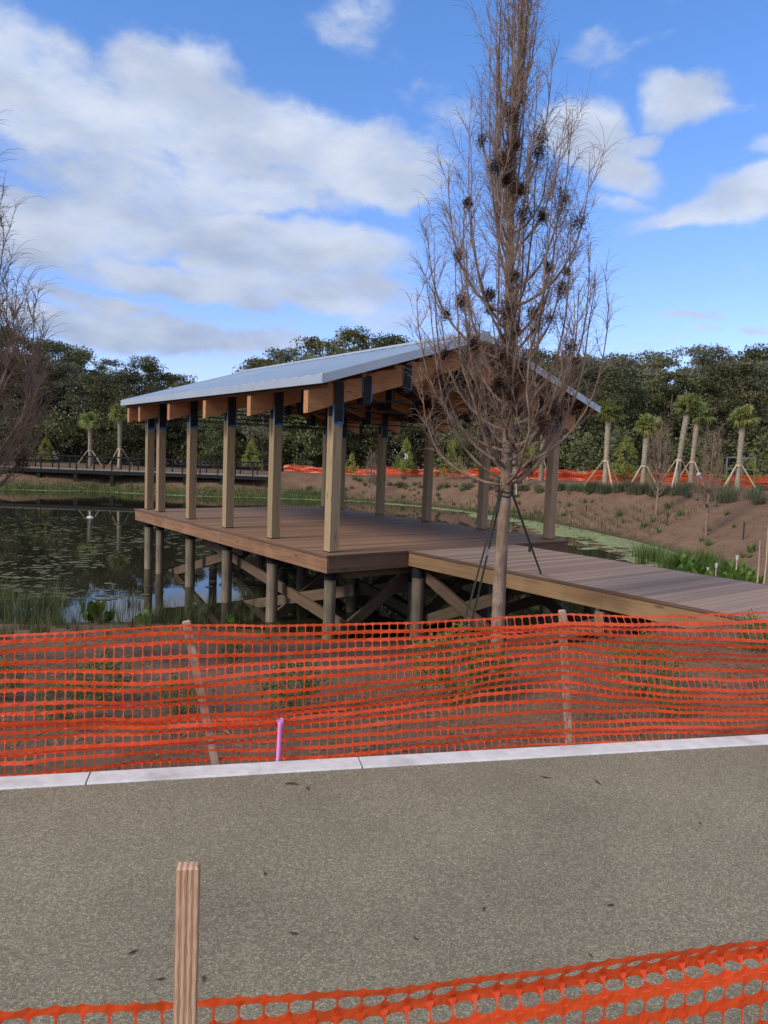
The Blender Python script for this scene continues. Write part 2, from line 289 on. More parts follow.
MAT['walk']=deck_mat('walk_boards_grey',(.18,.115,.085),(.33,.23,.175),PITCHB)
MAT['roof']=surf('roof_metal',(.50,.58,.68),(.56,.64,.74),(.6,.6,.6),4,.42,0,spec=.5,metal=.55)
MAT['rooftrim']=surf('roof_trim_metal',(.38,.43,.50),(.42,.47,.54),(2,2,2),3,.4,0,spec=.5,metal=.4)

# ------------------------------------------------------------------ terrain
SH=[(-46,12),(-20,13.3),(-7.4,13.8),(-5.5,14.1),(-3.7,14.3),(-2.3,14.1),(-1.5,13.9),(.8,13.6),(3.2,14.6),(5.6,16.6),(7.2,17.6),(9.2,19.3),(10.9,21.6),(11.8,24.2),(12.15,27.3),(12.0,30.5),(11.6,33.8),(10.9,37.5),
    (10.0,41.3),(7.7,45.1),(5.9,49.3),(1.5,54.2),(-3.1,56.5),(-8,56.2),(-14.1,55.2),(-22.4,56.3),(-29.2,54.3),(-38,56),(-46,54)]
SHN=np.array(SH)
def sdist(P):
    a=SHN; b=np.roll(SHN,-1,0); best=np.full(len(P),1e9); ins=np.zeros(len(P),bool)
    for i in range(len(a)):
        d=b[i]-a[i]; w=P-a[i]; t=np.clip((w@d)/(d@d),0,1); q=w-t[:,None]*d
        best=np.minimum(best,np.hypot(q[:,0],q[:,1]))
        c=((a[i,1]>P[:,1])!=(b[i,1]>P[:,1]))
        with np.errstate(divide='ignore',invalid='ignore'):
            xi=(b[i,0]-a[i,0])*(P[:,1]-a[i,1])/(b[i,1]-a[i,1])+a[i,0]
        ins^= c&(P[:,0]<xi)
    return np.where(ins,-best,best)
def height(P):
    P=np.asarray(P,float).reshape(-1,2); s=sdist(P); x,y=P[:,0],P[:,1]
    k=np.clip((y-13)/14,0,1); k=k*k*(3-2*k)
    kx=np.clip((x+2)/12,0,1); top=.03*(1-k)+(.06+.42*kx*kx*(3-2*kx))*k; sl=.172*(1-k)+.42*k
    w=np.clip(s,0,None)
    # smooth shoulder
    z=-1.73+sl*w; z=top-np.log1p(np.exp(np.clip((top-z)*5,-30,30)))/5
    z=np.where(s<0,-1.73+np.maximum(s*.35,-1.2)-.06,z-.04*np.exp(-w*3))
    # graded shoulder where the boardwalk lands
    rx,ry=x-5.3,y-7.1; b=np.minimum(1,1.5*np.exp(-(rx*rx+ry*ry)/8.0)); z=np.where(s>0,z*(1-b)+(-.08)*b,z)
    wob=np.array([mn.noise(Vector((a*.35,c*.35,0)))*.07+mn.noise(Vector((a*1.3,c*1.3,5)))*.025 for a,c in P]) if len(P)<200000 else 0
    far=np.clip((y-4.8)/2,0,1)
    return z+wob*far
def hz(x,y): return float(height([(x,y)])[0])
def on_ground(px,py):
    """where the view ray of a pixel meets the terrain"""
    d=raydir(px,py); ts=np.arange(2.5,90,.1)/d.y; P=np.stack([d.x*ts,d.y*ts],1); zr=EYE+d.z*ts; h=height(P); k=np.argmax(zr<h)
    return Vector((P[k,0],P[k,1],h[k]))
gx=np.unique(np.concatenate([np.linspace(-700,-60,14),np.linspace(-60,-14,60),np.linspace(-14,16,110),np.linspace(16,60,70),np.linspace(60,700,14)]))
gy=np.unique(np.concatenate([np.linspace(-60,3,10),np.linspace(3,22,90),np.linspace(22,75,130),np.linspace(75,900,16)]))
GX,GY=np.meshgrid(gx,gy); PP=np.stack([GX.ravel(),GY.ravel()],1); Z=height(PP)
nx,ny=len(gx),len(gy); I=np.arange(nx*ny).reshape(ny,nx)
Q=np.stack([I[:-1,:-1],I[:-1,1:],I[1:,1:],I[1:,:-1]],-1).reshape(-1,4)
struct(npmesh('ground',np.column_stack([PP,Z]),Q,MAT['ground'],smooth=True))
mb=MB(); mb.add([(-70,9,-1.73),(30,9,-1.73),(30,62,-1.73),(-70,62,-1.73)],[(0,1,2,3)])
struct(mb.build('pond_water',MAT['water']))

# path and concrete curb: the line of the curb runs along cu, across is cn
c0=Vector((-1.85,3.43,0)); cu=Vector((2.46+1.85,4.39-3.43,0)).normalized(); cn=Vector((-cu.y,cu.x,0))
def cl(s,t,z): p=c0+cu*s+cn*t; return (p.x,p.y,z)
mb=MB(); n=40
mb.add([cl(-18,-.139,.098),cl(22,-.139,.098),cl(22,-9,.098),cl(-18,-9,.098)],[(3,2,1,0)])
struct(mb.build('path',MAT['path']))
mb=MB(); s=-18.0; edges=[]
joints=[-18,-15,-12.2,-9.2,-6.2,-3.1,.42,1.80,4.85,7.9,10.9,14,17,20,22]
for a,b in zip(joints[:-1],joints[1:]):
    a2,b2=a+.004,b-.004; t0,t1,zt,bv=-.135,0,.106,.008
    prof=[(t0,-.1),(t0,zt-bv),(t0+bv,zt),(t1-bv,zt),(t1,zt-bv),(t1,-.1)]
    v=[cl(a2,t,z) for t,z in prof]+[cl(b2,t,z) for t,z in prof]
    mb.add(v,[(i,i+6,i+7,i+1) for i in range(5)]+[(0,1,2,3,4,5),(11,10,9,8,7,6)])
struct(mb.build('curb',MAT['concrete']))

# ------------------------------------------------------------------ pavilion frame: local x = across (v), local y = along (u)
O=Vector((-0.935,12.911,0)); SP,S0,W=2.1905,.917,6.004
US=[0,SP,2*SP,3*SP,4*SP,4*SP+S0]
PM=Matrix.Translation(O)@Matrix.Rotation(TH,4,'Z')
def PW(v,u,z=0): return PM@Vector((v,u,z))
pav=thing('pavilion','open timber pavilion with a pale blue metal gable roof on square posts','pavilion',O,TH)
ze,zr,sl=3.0,4.165,1.165/3.711
def rz_(v): return ze+(3.0-abs(v-3.0)+.711)*sl     # centre of the roof edge at across-position v
def slab(v0,v1,u0,u1,dz0,dz1):
    """sloping box following the roof plane, plumb ends"""
    mb=MB(); a,b=rz_(v0),rz_(v1)
    v=[(x,y,z) for (x,zz) in ((v0,a),(v1,b)) for y in (u0,u1) for z in (zz+dz0,zz+dz1)]
    return mb.add(v,[(0,1,3,2),(4,6,7,5),(0,4,5,1),(2,3,7,6),(0,2,6,4),(1,5,7,3)])
UN,UF=-.672,10.02
def merge(*ms):
    m=MB()
    for q in ms: m.add(q.v,q.f)
    return m
# metal sheets with standing ribs
roof=None
for side in (0,1):
    v0,v1=((-.711,3.0) if side==0 else (3.0,6.715))
    m=slab(v0,v1,UN,UF,.052,.075); o=m.build('roof_sheet',MAT['roof'],pav)
    k=MB(); u=UN+.02
    while u<UF:
        q=slab(v0,v1,u,u+.022,.076,.098); k.add(q.v,q.f); u+=.405
    k.build('seam',MAT['roof'],o)
MB().box(2.88,3.12,UN-.004,UF+.004,zr+.062,zr+.108).build('ridge_cap',MAT['rooftrim'],pav)
# edge trim
merge(slab(-.725,-.711,UN-.012,UF+.012,-.062,.082)).build('eave_trim',MAT['rooftrim'],pav)
merge(slab(6.7155,6.729,UN-.012,UF+.012,-.062,.082)).build('eave_trim',MAT['rooftrim'],pav)
for u0,u1 in ((UN-.016,UN-.002),(UF+.002,UF+.016)):
    merge(slab(-.725,2.998,u0,u1,-.066,.086),slab(3.002,6.729,u0,u1,-.066,.086)).build('rake_trim',MAT['rooftrim'],pav)
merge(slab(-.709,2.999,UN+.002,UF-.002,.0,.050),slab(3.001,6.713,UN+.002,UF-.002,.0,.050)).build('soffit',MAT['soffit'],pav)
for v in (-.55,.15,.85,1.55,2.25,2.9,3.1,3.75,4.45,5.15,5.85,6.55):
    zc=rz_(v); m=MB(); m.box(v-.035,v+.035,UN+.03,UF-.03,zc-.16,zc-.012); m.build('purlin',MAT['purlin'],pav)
def rafter(u):
    m=MB(); d0,d1=-.165,-.56
    for (a,b) in ((-.62,2.998),(3.002,6.62)):
        q=slab(a,b,u-.075,u+.075,d1,d0); m.add(q.v,q.f)
    r=m.build('rafter',MAT['rafter'],pav)
    for v in (.62,1.55,3.0,4.45,5.38):
        zc=rz_(v); s_=sl if v<2.9 else (-sl if v>3.1 else 0); k=MB()
        for uu in (u-.082,u+.082):
            a=.085; k.bar((v-a*s_*0,uu,zc-.70),(v,uu,zc-.19),.19,.012,up=(0,1,0))
        k.box(v-.07,v+.07,u-.074,u+.074,zc-.72,zc-.565)
        k.build('steel_plate',MAT['black'],r)
        t=MB(); t.bar((v+.1,u-.085,zc-.66),(v+.105,u-.085,zc-.30),.025,.012,up=(0,1,0)); t.bar((v-.1,u-.085,zc-.5),(v-.1,u-.085,zc-.22),.015,.012,up=(0,1,0)); t.build('blue_tape',MAT['tape'],r)
    k=MB(); k.tube([(.05,u,2.60),(5.95,u,2.60)],.014,6); k.tube([(.62,u,rz_(.62)-.68),(3.0,u,3.02),(5.38,u,rz_(.62)-.68)],.013,6); k.tube([(3.0,u,3.02),(3.0,u,3.7)],.013,6); k.build('tie_rod',MAT['black'],pav)
for u in US: rafter(u)
def column(v,u,i):
    m=MB(); h=.1; bz=.012
    w=h-.006
    vs=[];
    for z in (0.0,2.66): vs+=[(x,y,z) for x,y in ((-w,-h),(w,-h),(h,-w),(h,w),(w,h),(-w,h),(-h,w),(-h,-w))]
    m.add(vs,[(i_,(i_+1)%8,(i_+1)%8+8,i_+8) for i_ in range(8)]+[tuple(range(8,16)),tuple(range(7,-1,-1))])
    c=m.build('column',MAT['post'],pav,(v,u,0))
    k=MB(); zt=rz_(v)-.17
    k.box(-.094,.094,-.113,-.101,2.335,zt); k.box(-.082,.082,.101,.113,2.335,zt)
    for zz in (2.42,2.52,2.72,2.82,2.95):
        for xx in (-.04,.04): k.tube([(xx,-.113,zz),(xx,-.126,zz)],.012,6)
    k.box(-.112,-.101,-.06,.06,2.45,2.64); k.build('column_bracket',MAT['black'],c)
    t=MB(); j=random.random()*.03
    t.box(-.1015,-.083,-.1035,-.1005,2.31+j,2.66); t.box(.083,.1015,-.1045,-.1005,2.30,2.69+j); t.box(-.10,.10,-.1042,-.1008,2.29+j,2.333); t.box(.1008,.104,-.09,-.02,2.33,2.62)
    t.box(-.101,-.0945,-.116,-.1045,2.335,2.60+j*6); t.box(.0945,.103,-.118,-.1045,2.31,2.72+j*3); t.box(-.02,.093,-.1165,-.1135,2.336,2.352)
    t.build('blue_tape',MAT['tape'],c)
    b=MB(); b.box(-.104,.104,-.104,.104,.002,.02); b.build('column_base',MAT['black'],c)
    return c
for u in US:
    for v in (0,W): column(v,u,0)

# ------------------------------------------------------------------ platform and boardwalk
VA,VB,UA,UB=-.33,6.22,-.385,9.90
DT=0.0
deck=thing('viewing_platform','brown timber viewing platform over the pond, carrying the roofed pavilion','platform',O,TH)
def boards(v0,v1,u0,u1,zt=0.0,th=.03,jit=.004):
    m=MB(); k0=math.ceil((u0+.02)/PITCHB); u=k0*PITCHB; 
    us=[u0]
    while u<u1-.01: us.append(u); u+=PITCHB
    us.append(u1)
    for a,b in zip(us[:-1],us[1:]):
        if b-a<.03: continue
        j=random.uniform(-.002,.002); z=zt+random.uniform(-.0015,.0015)
        m.box(v0,v1,a+.003,b-.003,z-th,z)
    return m
# platform boards in two bays across with a butt joint
boards(VA+.001,2.62,UA+.001,UB-.001).build('deck_boards',MAT['deck'],deck)
boards(2.626,VB-.001,UA+.001,UB-.001).build('deck_boards',MAT['deck'],deck)
for bx in ((VA-.024,VA-.001,UA-.024,UB+.024),(VB+.001,VB+.024,UA-.024,UB+.024),(VA,VB,UA-.024,UA-.001),(VA,VB,UB+.001,UB+.024)):
    MB().box(*bx,-.034,.003).build('edge_board',MAT['edge'],deck)
MB().box(VA,VA+.045,UA,UB,-.315,-.033).build('rim_board',MAT['rim'],deck)
MB().box(VB-.045,VB,UA,UB,-.315,-.033).build('rim_board',MAT['rim'],deck)
MB().box(VA+.046,VB-.046,UA,UA+.045,-.315,-.033).build('rim_board',MAT['rimx'],deck)
MB().box(VA+.046,VB-.046,UB-.045,UB,-.315,-.033).build('rim_board',MAT['rimx'],deck)
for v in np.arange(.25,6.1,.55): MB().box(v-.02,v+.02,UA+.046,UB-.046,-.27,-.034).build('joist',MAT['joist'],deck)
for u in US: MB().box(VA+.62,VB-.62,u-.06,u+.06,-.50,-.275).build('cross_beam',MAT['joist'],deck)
def pile(v,u,par,ztop=-.317,r=.115):
    p=PW(v,u); g=min(hz(p.x,p.y),-1.7)-.5
    m=MB(); jr=random.uniform(.92,1.06)
    m.tube([(0,0,g),(0.004,0,(g+ztop)/2),(0,0,ztop-.02)],[r*jr*1.06,r*jr*1.02,r*jr],14); o=m.build('pile',MAT['pile'],par,(v,u,0))
    k=MB(); k.tube([(0,0,ztop-.19),(0,0,ztop)],r*jr+.008,14); k.box(-.14,.14,-.10,.10,ztop-.012,ztop-.003) if par is deck else None
    for a in range(0,4): c=a*PI/2+.4; k.tube([(math.cos(c)*(r+.005),math.sin(c)*(r+.005),ztop-.1),(math.cos(c)*(r+.03),math.sin(c)*(r+.03),ztop-.1)],.012,6)
    k.build('pile_cap',MAT['black'],o)
for v in (0,2.0,4.0,6.0):
    for u in US: pile(v,u,deck,-.317 if v in(0,6.0) else -.505)
def brace(a,b,par):
    a=Vector(a);b=Vector(b); L=(b-a).length; m=MB(); m.box(0,L,-.035,.035,-.105,.105)
    o=m.build('cross_brace',MAT['brace'],par); d=(b-a).normalized(); y=Vector((0,0,1)).cross(d).normalized(); z=d.cross(y)
    mm=Matrix((d,y,z)).transposed().to_4x4(); mm.translation=a; o.matrix_local=mm
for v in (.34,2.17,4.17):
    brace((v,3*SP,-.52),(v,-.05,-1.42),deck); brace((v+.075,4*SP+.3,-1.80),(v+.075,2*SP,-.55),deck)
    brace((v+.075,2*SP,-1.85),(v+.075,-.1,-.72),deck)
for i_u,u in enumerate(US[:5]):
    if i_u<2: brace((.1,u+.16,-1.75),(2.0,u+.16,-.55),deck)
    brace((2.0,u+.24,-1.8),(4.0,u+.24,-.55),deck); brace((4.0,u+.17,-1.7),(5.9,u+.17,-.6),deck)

WA,WB,UE=1.50,4.31,-12.6
walk=thing('boardwalk','grey brown plank boardwalk running from the platform to the path','boardwalk',O,TH)
boards(WA+.001,WB-.001,UE,UA-.027,zt=.002).build('deck_boards',MAT['walk'],walk)
for v0,v1 in ((WA-.024,WA-.001),(WB+.001,WB+.024)): MB().box(v0,v1,UE,UA-.027,-.034,.005).build('edge_board',MAT['edge'],walk)
for v0,v1 in ((WA,WA+.045),(WB-.045,WB)):
    for a,b in ((UE,-8.6),(-8.597,-4.75),(-4.747,UA-.003)): MB().box(v0,v1,a,b,-.285,-.032).build('rim_board',MAT['rimy'],walk)
for v in (2.0,2.55,3.1,3.65): MB().box(v-.02,v+.02,UE,UA-.003,-.27,-.034).build('joist',MAT['joist'],walk)
for u in (-.50,-2.62,-4.75):
    MB().box(WA+.42,WB-.42,u-.06,u+.06,-.50,-.275).build('cross_beam',MAT['joist'],walk)
    for v in (WA+.17,WB-.17): pile(v,u,walk,-.317)
for v in (WA+.30,WB-.35):
    brace((v,-.45,-.42),(v,-2.7,-1.35),walk); brace((v+.08,-.45,-1.4),(v+.08,-2.7,-.45),walk); brace((v,-2.62,-1.35),(v,-4.75,-.5),walk)
MB().box(WA-.045,WA-.003,-4.82,-4.68,-.62,-.32).build('post_block',MAT['rimy'],walk)

# ------------------------------------------------------------------ orange safety nets
def polyline(pts):
    pts=[Vector(p) for p in pts]; L=[0]
    for a,b in zip(pts[:-1],pts[1:]): L.append(L[-1]+(b-a).length)
    def f(s):
        for i in range(len(pts)-1):
            if s<=L[i+1] or i==len(pts)-2:
                t=(s-L[i])/(L[i+1]-L[i]); return pts[i].lerp(pts[i+1],t)
    return f,L[-1]
def make_net(name,line,L,cell,rows,Hf,basef,seed,mat,parent,strap=.42,strand=.005,bunch=.65,depth=.03,conv=None,nseg=2,real=None):
    ncol=int(L/cell); ns=ncol*nseg+1
    s=np.linspace(0,ncol*cell,ns); base=[line(x) for x in s]
    tang=[(line(min(x+.05,L))-line(max(x-.05,0))).normalized() for x in s]
    nrm=np.array([(-t.y,t.x,0) for t in tang]); B=np.array([[b.x,b.y,b.z] for b in base])
    w=np.zeros((rows,ns))
    for i in range(rows):
        for j in range(ns):
            x=s[j]; w[i,j]=max(.14,1+bunch*1.7*mn.noise(Vector((x*.42+i*7.3,i*3.77,seed)))+bunch*.9*mn.noise(Vector((x*.9,i*.55,seed+9)))+bunch*.25*mn.noise(Vector((x*3.3,i*2.9,seed+19))))
    if conv is not None: w*=conv(s,np.arange(rows))
    cum=np.vstack([np.zeros(ns),np.cumsum(w,0)]); cum/=cum[-1]
    H=np.array([Hf(x) for x in s]); bz=np.array([basef(x) for x in s])
    Zr=bz+cum*H; pitch=np.diff(Zr,axis=0); nominal=real if real else H.mean()/rows
    off=np.zeros((rows+1,ns))
    for i in range(rows+1):
        for j in range(ns): off[i,j]=depth*(1.6*mn.noise(Vector((s[j]*1.1,i*.25,seed+3)))+.5*mn.noise(Vector((s[j]*5,i*.6,seed+5))))
    # bunched rows fold out of plane so each cell keeps its real size
    fold=np.zeros((rows+1,ns)); sg=1
    for i in range(1,rows+1):
        d=np.sqrt(np.maximum(0,(nominal*1.02)**2-np.minimum(pitch[i-1],nominal)**2)); fold[i]=fold[i-1]*.55+sg*d*.5; sg=-sg
    off+=fold*.7
    V=[];Fq=[]
    for i in range(rows+1):
        wl=np.full(ns,strap*nominal*.5); 
        if nseg>=2: prof=np.array({2:[1.12,.85],4:[1.36,.93,.86,.93],6:[1.62,1.12,.90,.85,.90,1.12]}[nseg]); wl=wl*prof[np.arange(ns)%nseg]
        if i in (0,rows): wl=wl*.6
        up=pitch[min(i,rows-1)]; dn=pitch[max(i-1,0)]
        tilt=(off[min(i+1,rows)]-off[max(i-1,0)])/2; vz=np.maximum((up+dn)/2,1e-4); nn=np.hypot(tilt,vz); ty,tz=tilt/nn,vz/nn
        b=len(V)
        for sgn in (-1,1):
            P=B+nrm*(off[i]+sgn*wl*ty)[:,None]; P=P.copy(); P[:,2]+=Zr[i]+sgn*wl*tz; V+=P.tolist()
        for j in range(ns-1): Fq.append((b+j,b+j+1,b+ns+j+1,b+ns+j))
    T=np.array([(t.x,t.y,t.z) for t in tang])
    for i in range(rows):
        for j in range(0,ns,nseg):
            p0=B[j]+nrm[j]*off[i,j]; p1=B[j]+nrm[j]*off[i+1,j]; p0=p0+np.array([0,0,Zr[i,j]]); p1=p1+np.array([0,0,Zr[i+1,j]])
            e=nrm[j]*.0012*(1 if (i+j)%2 else -1); t=T[j]; b=len(V); a=strand*1.5; c=strand*.55
            pts=[p0,p0*.72+p1*.28,p0*.28+p1*.72,p1]; ww=[a*1.5,c,c,a*1.5]
            for p,q in zip(pts,ww): V.append((p-t*q+e).tolist()); V.append((p+t*q+e).tolist())
            for k in range(3): Fq.append((b+2*k,b+2*k+1,b+2*k+3,b+2*k+2))
    o=npmesh(name,V,Fq,mat,parent); return o
def stake(name,a,b,w,d,mat,parent,tilt=0):
    m=MB(); a=Vector(a);b=Vector(b); dd=(b-a); L=dd.length; c=.004
    for z in (0,): pass
    vs=[]
    for z,g in ((0,0),(L-.004,0),(L,.004)): vs+=[(sx*(w/2-g),sy*(d/2-g),z) for sx,sy in ((-1,-1),(1,-1),(1,1),(-1,1))]
    m.add(vs,[(0,1,5,4),(1,2,6,5),(2,3,7,6),(3,0,4,7),(4,5,9,8),(5,6,10,9),(6,7,11,10),(7,4,8,11),(8,9,10,11),(3,2,1,0)])
    o=m.build(name,mat,parent); q=dd.to_track_quat('Z','Y'); o.rotation_mode='QUATERNION'
    from mathutils import Quaternion
    q=Vector((0,0,1)).rotation_difference(dd.normalized())@Quaternion((0,0,1),tilt); o.rotation_quaternion=q; o.location=a; return o
# middle fence just behind the curb
fl=c0+cn*.05
line,L=polyline([fl-cu*3.2,fl+cu*9.5])
fen=thing('safety_fence','orange plastic safety fence just beyond the white curb, two leaning wood stakes','safety fence',(0,0,0))
def topz(px,py):
    d=raydir(px,py); k=fl.dot(cn)/d.dot(cn); P=Vector((0,0,EYE))+d*k; return (P-(fl-cu*3.2)).dot(cu),P.z
TOPS=sorted(topz(*q) for q in ((-200,646),(-60,640),(0,636),(95,631),(190,625),(290,626),(384,624),(480,620),(566,615),(640,618),(768,613),(900,606),(1100,596)))
def Hm(s): return float(np.interp(s,[t[0] for t in TOPS],[t[1] for t in TOPS]))-bm_(s)
def bm_(s):
    x=s-3.2
    return .045+ (.035 if 1.5<x else .0)*min(1,max(0,(x-1.5)/.6))*(1-min(1,max(0,(x-3.6)/.8)))+.012*math.sin(x*2.3)
make_net('net',line,L,.0465,17,Hm,bm_,3,MAT['net'],fen,strap=.36,strand=.0046,bunch=.55,depth=.03,nseg=4,real=.056)
def stk(px0,py0,px1,py1,back):
    d0=raydir(px0,py0); d1=raydir(px1,py1); n=cn; k=(fl+cn*back).dot(n)
    P0=Vector((0,0,EYE))+d0*(k/d0.dot(n)); P1=Vector((0,0,EYE))+d1*(k/d1.dot(n)); return P0,P1
for (a,b,c,d,wd) in ((186,621,215,760,.040),(562,610,569,748,.036)):
    T0,B0=stk(a,b,c,d,.035); B0=B0+(B0-T0).normalized()*.12
    stake('stake',B0,T0,wd,wd*.8,MAT['stake_old'],fen,.2)
# near fence: foreground stake and net running across the path
nf=thing('safety_fence','orange safety fence in the near foreground tied to a striped wood stake','safety fence',(0,0,0))
A=at_z(0,1019,.71);Bp=at_z(384,986,.71);C_=at_z(768,946,.71)
dn=(A-Bp).normalized(); up_=(C_-Bp).normalized()
q=[A+dn*1.0,A,Bp,C_,C_+up_*1.2]; q=[Vector((p.x,p.y,.098)) for p in q]
line2,L2=polyline(q)
def cv(s,i):
    k=np.clip((s-1.2)/1.6,0,1)[None,:]; ii=(i[:,None]>=len(i)-2); return np.where(ii,1-.55*k,1.0)
make_net('net',line2,L2,.0475,10,lambda s:.612+.006*math.sin(s*3),lambda s:.0,21,MAT['net'],nf,strap=.42,strand=.0042,bunch=.18,depth=.016,conv=cv,nseg=6,real=.064)
zt=1.075; Tp=at_z(188.5,864,zt); 
stake('stake',(Tp.x-.004,Tp.y-.0,.098),Tp,.036,.022,MAT['stakes'],nf,.11)
# far fence on the bank
ff=thing('safety_fence','long orange safety fence along the top of the far bank below the woods','safety fence',(0,0,0))
fp=[(-9.5,67,0),(-2.5,65,0),(6,60.5,0),(15,53.5,0),(28.5,52,0),(48,56,0)]
fp=[Vector((x,y,hz(x,y))) for x,y,_ in fp]
line3,L3=polyline(fp)
make_net('net',line3,L3,.16,9,lambda s:float(np.interp(s,[0,8,20,35],[.55,.55,.72,.86]))+.07*math.sin(s*1.3)+.04*math.sin(s*3.1),lambda s:.03,44,MAT['net'],ff,strap=.62,strand=.014,bunch=.6,depth=.05,nseg=1)
s=1.0
while s<L3:
    p=line3(s); stake('stake',p+Vector((0,.06,-.1)),p+Vector((random.uniform(-.08,.08),.06,.85)),.05,.04,MAT['stake_old'],ff); s+=3.1
# pink marker
T0,B0=stk(280.5,720,277.5,762,-.025)
pk=thing('survey_stake','short stake wrapped in pink purple flagging tape beside the white curb','stake',(B0.x,B0.y,.03))
m=MB(); d_=T0-Vector((B0.x,B0.y,.03)); m.tube([(0,0,0),d_*.5,d_*.97],[.011,.0115,.013],8); m.build('shaft',MAT['pink'],pk)
m=MB(); m.add([d_+Vector((x,y,z)) for x,y,z in ((-.020,-.012,.004),(.018,-.006,.012),(.010,.0,-.05),(-.008,-.006,-.05),(-.004,.015,.008),(.004,.016,-.045))],[(0,1,2,3),(0,4,5,3),(1,4,5,2)]); m.build('ribbon',MAT['pink'],pk)

# ------------------------------------------------------------------ bare cypress
def cypress(seed,H,hb,Rf,nb,clumps,trunk_r,name,label,loc,fine=1.0):
    rd=random.Random(seed); t=thing(name,label,'tree',loc)
    tr=MB(); pts=[];rad=[]
    wob=lambda z:Vector((.03*math.sin(z*1.1+seed),.03*math.cos(z*.9),0))*min(1,z/2)
    for k in range(26):
        z=H*k/25; pts.append(wob(z)+Vector((0,0,z-.05))); rad.append(trunk_r*(1-z/H)**.75*(1.15 if k==0 else 1)+.004)
    tr.tube(pts,rad,12); tr.build('trunk',MAT['bark'],t)
    br=MB(); tw=MB(); ends=[]; spots=[]
    for b in range(nb):
        q=(b+rd.random()*.8)/nb; h0=hb+(H-hb)*.96*q**1.38; az=b*2.399+rd.uniform(-.5,.5)
        rise=min((H-h0)*rd.uniform(.45,.8),rd.uniform(1.1,2.7))+.10
        ht=min(h0+rise,H); Rm=Rf(ht)*rd.uniform(.62,1.08)
        if q<.15: Rm=Rf(ht)*rd.uniform(.85,1.1)
        ca,sa=math.cos(az),math.sin(az); P=[];n=11; bow=rd.uniform(.3,1.0); ph=rd.uniform(0,6)
        for k in range(n+1):
            u=k/n; r=Rm*(1-(1-u)**(1.8+bow)); z=h0+rise*(u**(1.25+.3*bow)); sw=(.05*math.sin(u*7+ph)+.025*math.sin(u*19+ph*2))*u**.5*Rm
            P.append(wob(z)+Vector((ca*r-sa*sw,sa*r+ca*sw,z)))
        r0=trunk_r*(.17+.07*rd.random())*(1-q)**.5+.003
        br.tube(P,[r0*(1-u/n)**.9+.0022 for u in range(n+1)],6)
        spots.append(P)
        m_=int((11 if rise>1.3 else (7 if rise>.7 else 4))*fine)
        for c in range(m_):
            f=.10+.88*(c+rd.random())/m_; k=min(int(f*n),n-1); p=P[k].lerp(P[k+1],f*n-k); d=(P[k+1]-P[k]).normalized()
            a2=rd.uniform(0,2*PI); side=Vector((math.cos(a2),math.sin(a2),.1)); side=(side+Vector((ca,sa,0))*.5).normalized()
            L=rd.uniform(.25,.85)*(.45+min(1,rise/2)*.6)*(1-.4*f)*(1 if h0<5.2 else .7)
            Q=[p]; dd=(d*.7+side*.7).normalized()
            for j in range(4):
                dd=(dd+Vector((0,0,.25))+Vector((rd.gauss(0,.09),rd.gauss(0,.09),0))).normalized(); Q.append(Q[-1]+dd*L/4)
            br.tube(Q,[r0*.22*(1-j/4)+.0018 for j in range(5)],4,False)
            for e in range(int(rd.randint(9,15)*fine*(1 if h0<5.5 else .55))):
                g=rd.random(); kk=min(int(g*4),3); p2=Q[kk].lerp(Q[kk+1],g*4-kk); a3=rd.uniform(0,2*PI)
                s2=Vector((math.cos(a3),math.sin(a3),rd.uniform(0,.8))).normalized(); l2=rd.uniform(.08,.34)*(1 if h0<5.2 else .6); d2=(dd*.75+s2*.6).normalized()
                d3=(d2+Vector((math.cos(a3)*.6,math.sin(a3)*.6,rd.uniform(-.5,.1)))).normalized()
                d4=(d3+Vector((math.cos(a3)*.5,math.sin(a3)*.5,rd.uniform(-.7,-.1)))).normalized()
                A1=p2+d2*l2*.5; A2=A1+d3*l2*.35
                tw.tube([p2,A1,A2,A2+d4*l2*.25],[.0022,.0019,.0015,.0009],3,False)
    br.build('branches',MAT['bark'],t); tw.build('twigs',MAT['twig'],t)
    # withered foliage tufts caught in the crotches
    V=[];QQ=[];nv=0
    for c in range(clumps):
        P=spots[int(len(spots)*(.02+.70*rd.random()**.85))]; k=rd.choice([0,0,1,2,3,4,5,6,7,8]); p=np.array(P[k])+rng.normal(0,.03,3); n=rd.randint(160,600); s=rd.uniform(.022,.056)
        C=p+rng.normal(size=(n,3))*np.array([s,s,s*1.25]); N=rng.normal(size=(n,3)); N/=np.linalg.norm(N,axis=1)[:,None]
        v,qd=quads(C,N,rng.uniform(.02,.07,n),rng.uniform(.004,.011,n)); V.append(v); QQ.append(qd+nv); nv+=len(v)
    npmesh('withered_foliage',np.vstack(V),np.vstack(QQ),MAT['dead'],t)
    return t
tb=on_ground(497,664); 
def RF(h):
    xs=[0,1.6,2.2,3.0,4.0,5.0,6.0,7.0,8.0,8.7,9.4]; ys=[.4,.5,.60,.86,1.06,1.02,.82,.50,.22,.07,.02]
    return float(np.interp(h,xs,ys))
main=cypress(5,8.85,2.15,RF,88,100,.082,'cypress_tree','bare brown cypress with guy straps standing in front of the platform',tb,fine=1.0); main.rotation_euler=(0,-.014,0)
lt=on_ground(-84,665); 
def RF2(h): return RF(h*1.25)*1.12
left=cypress(11,7.0,1.4,RF2,104,120,.075,'cypress_tree','bare reddish brown cypress cut off by the left edge of the picture',lt,fine=1.45)
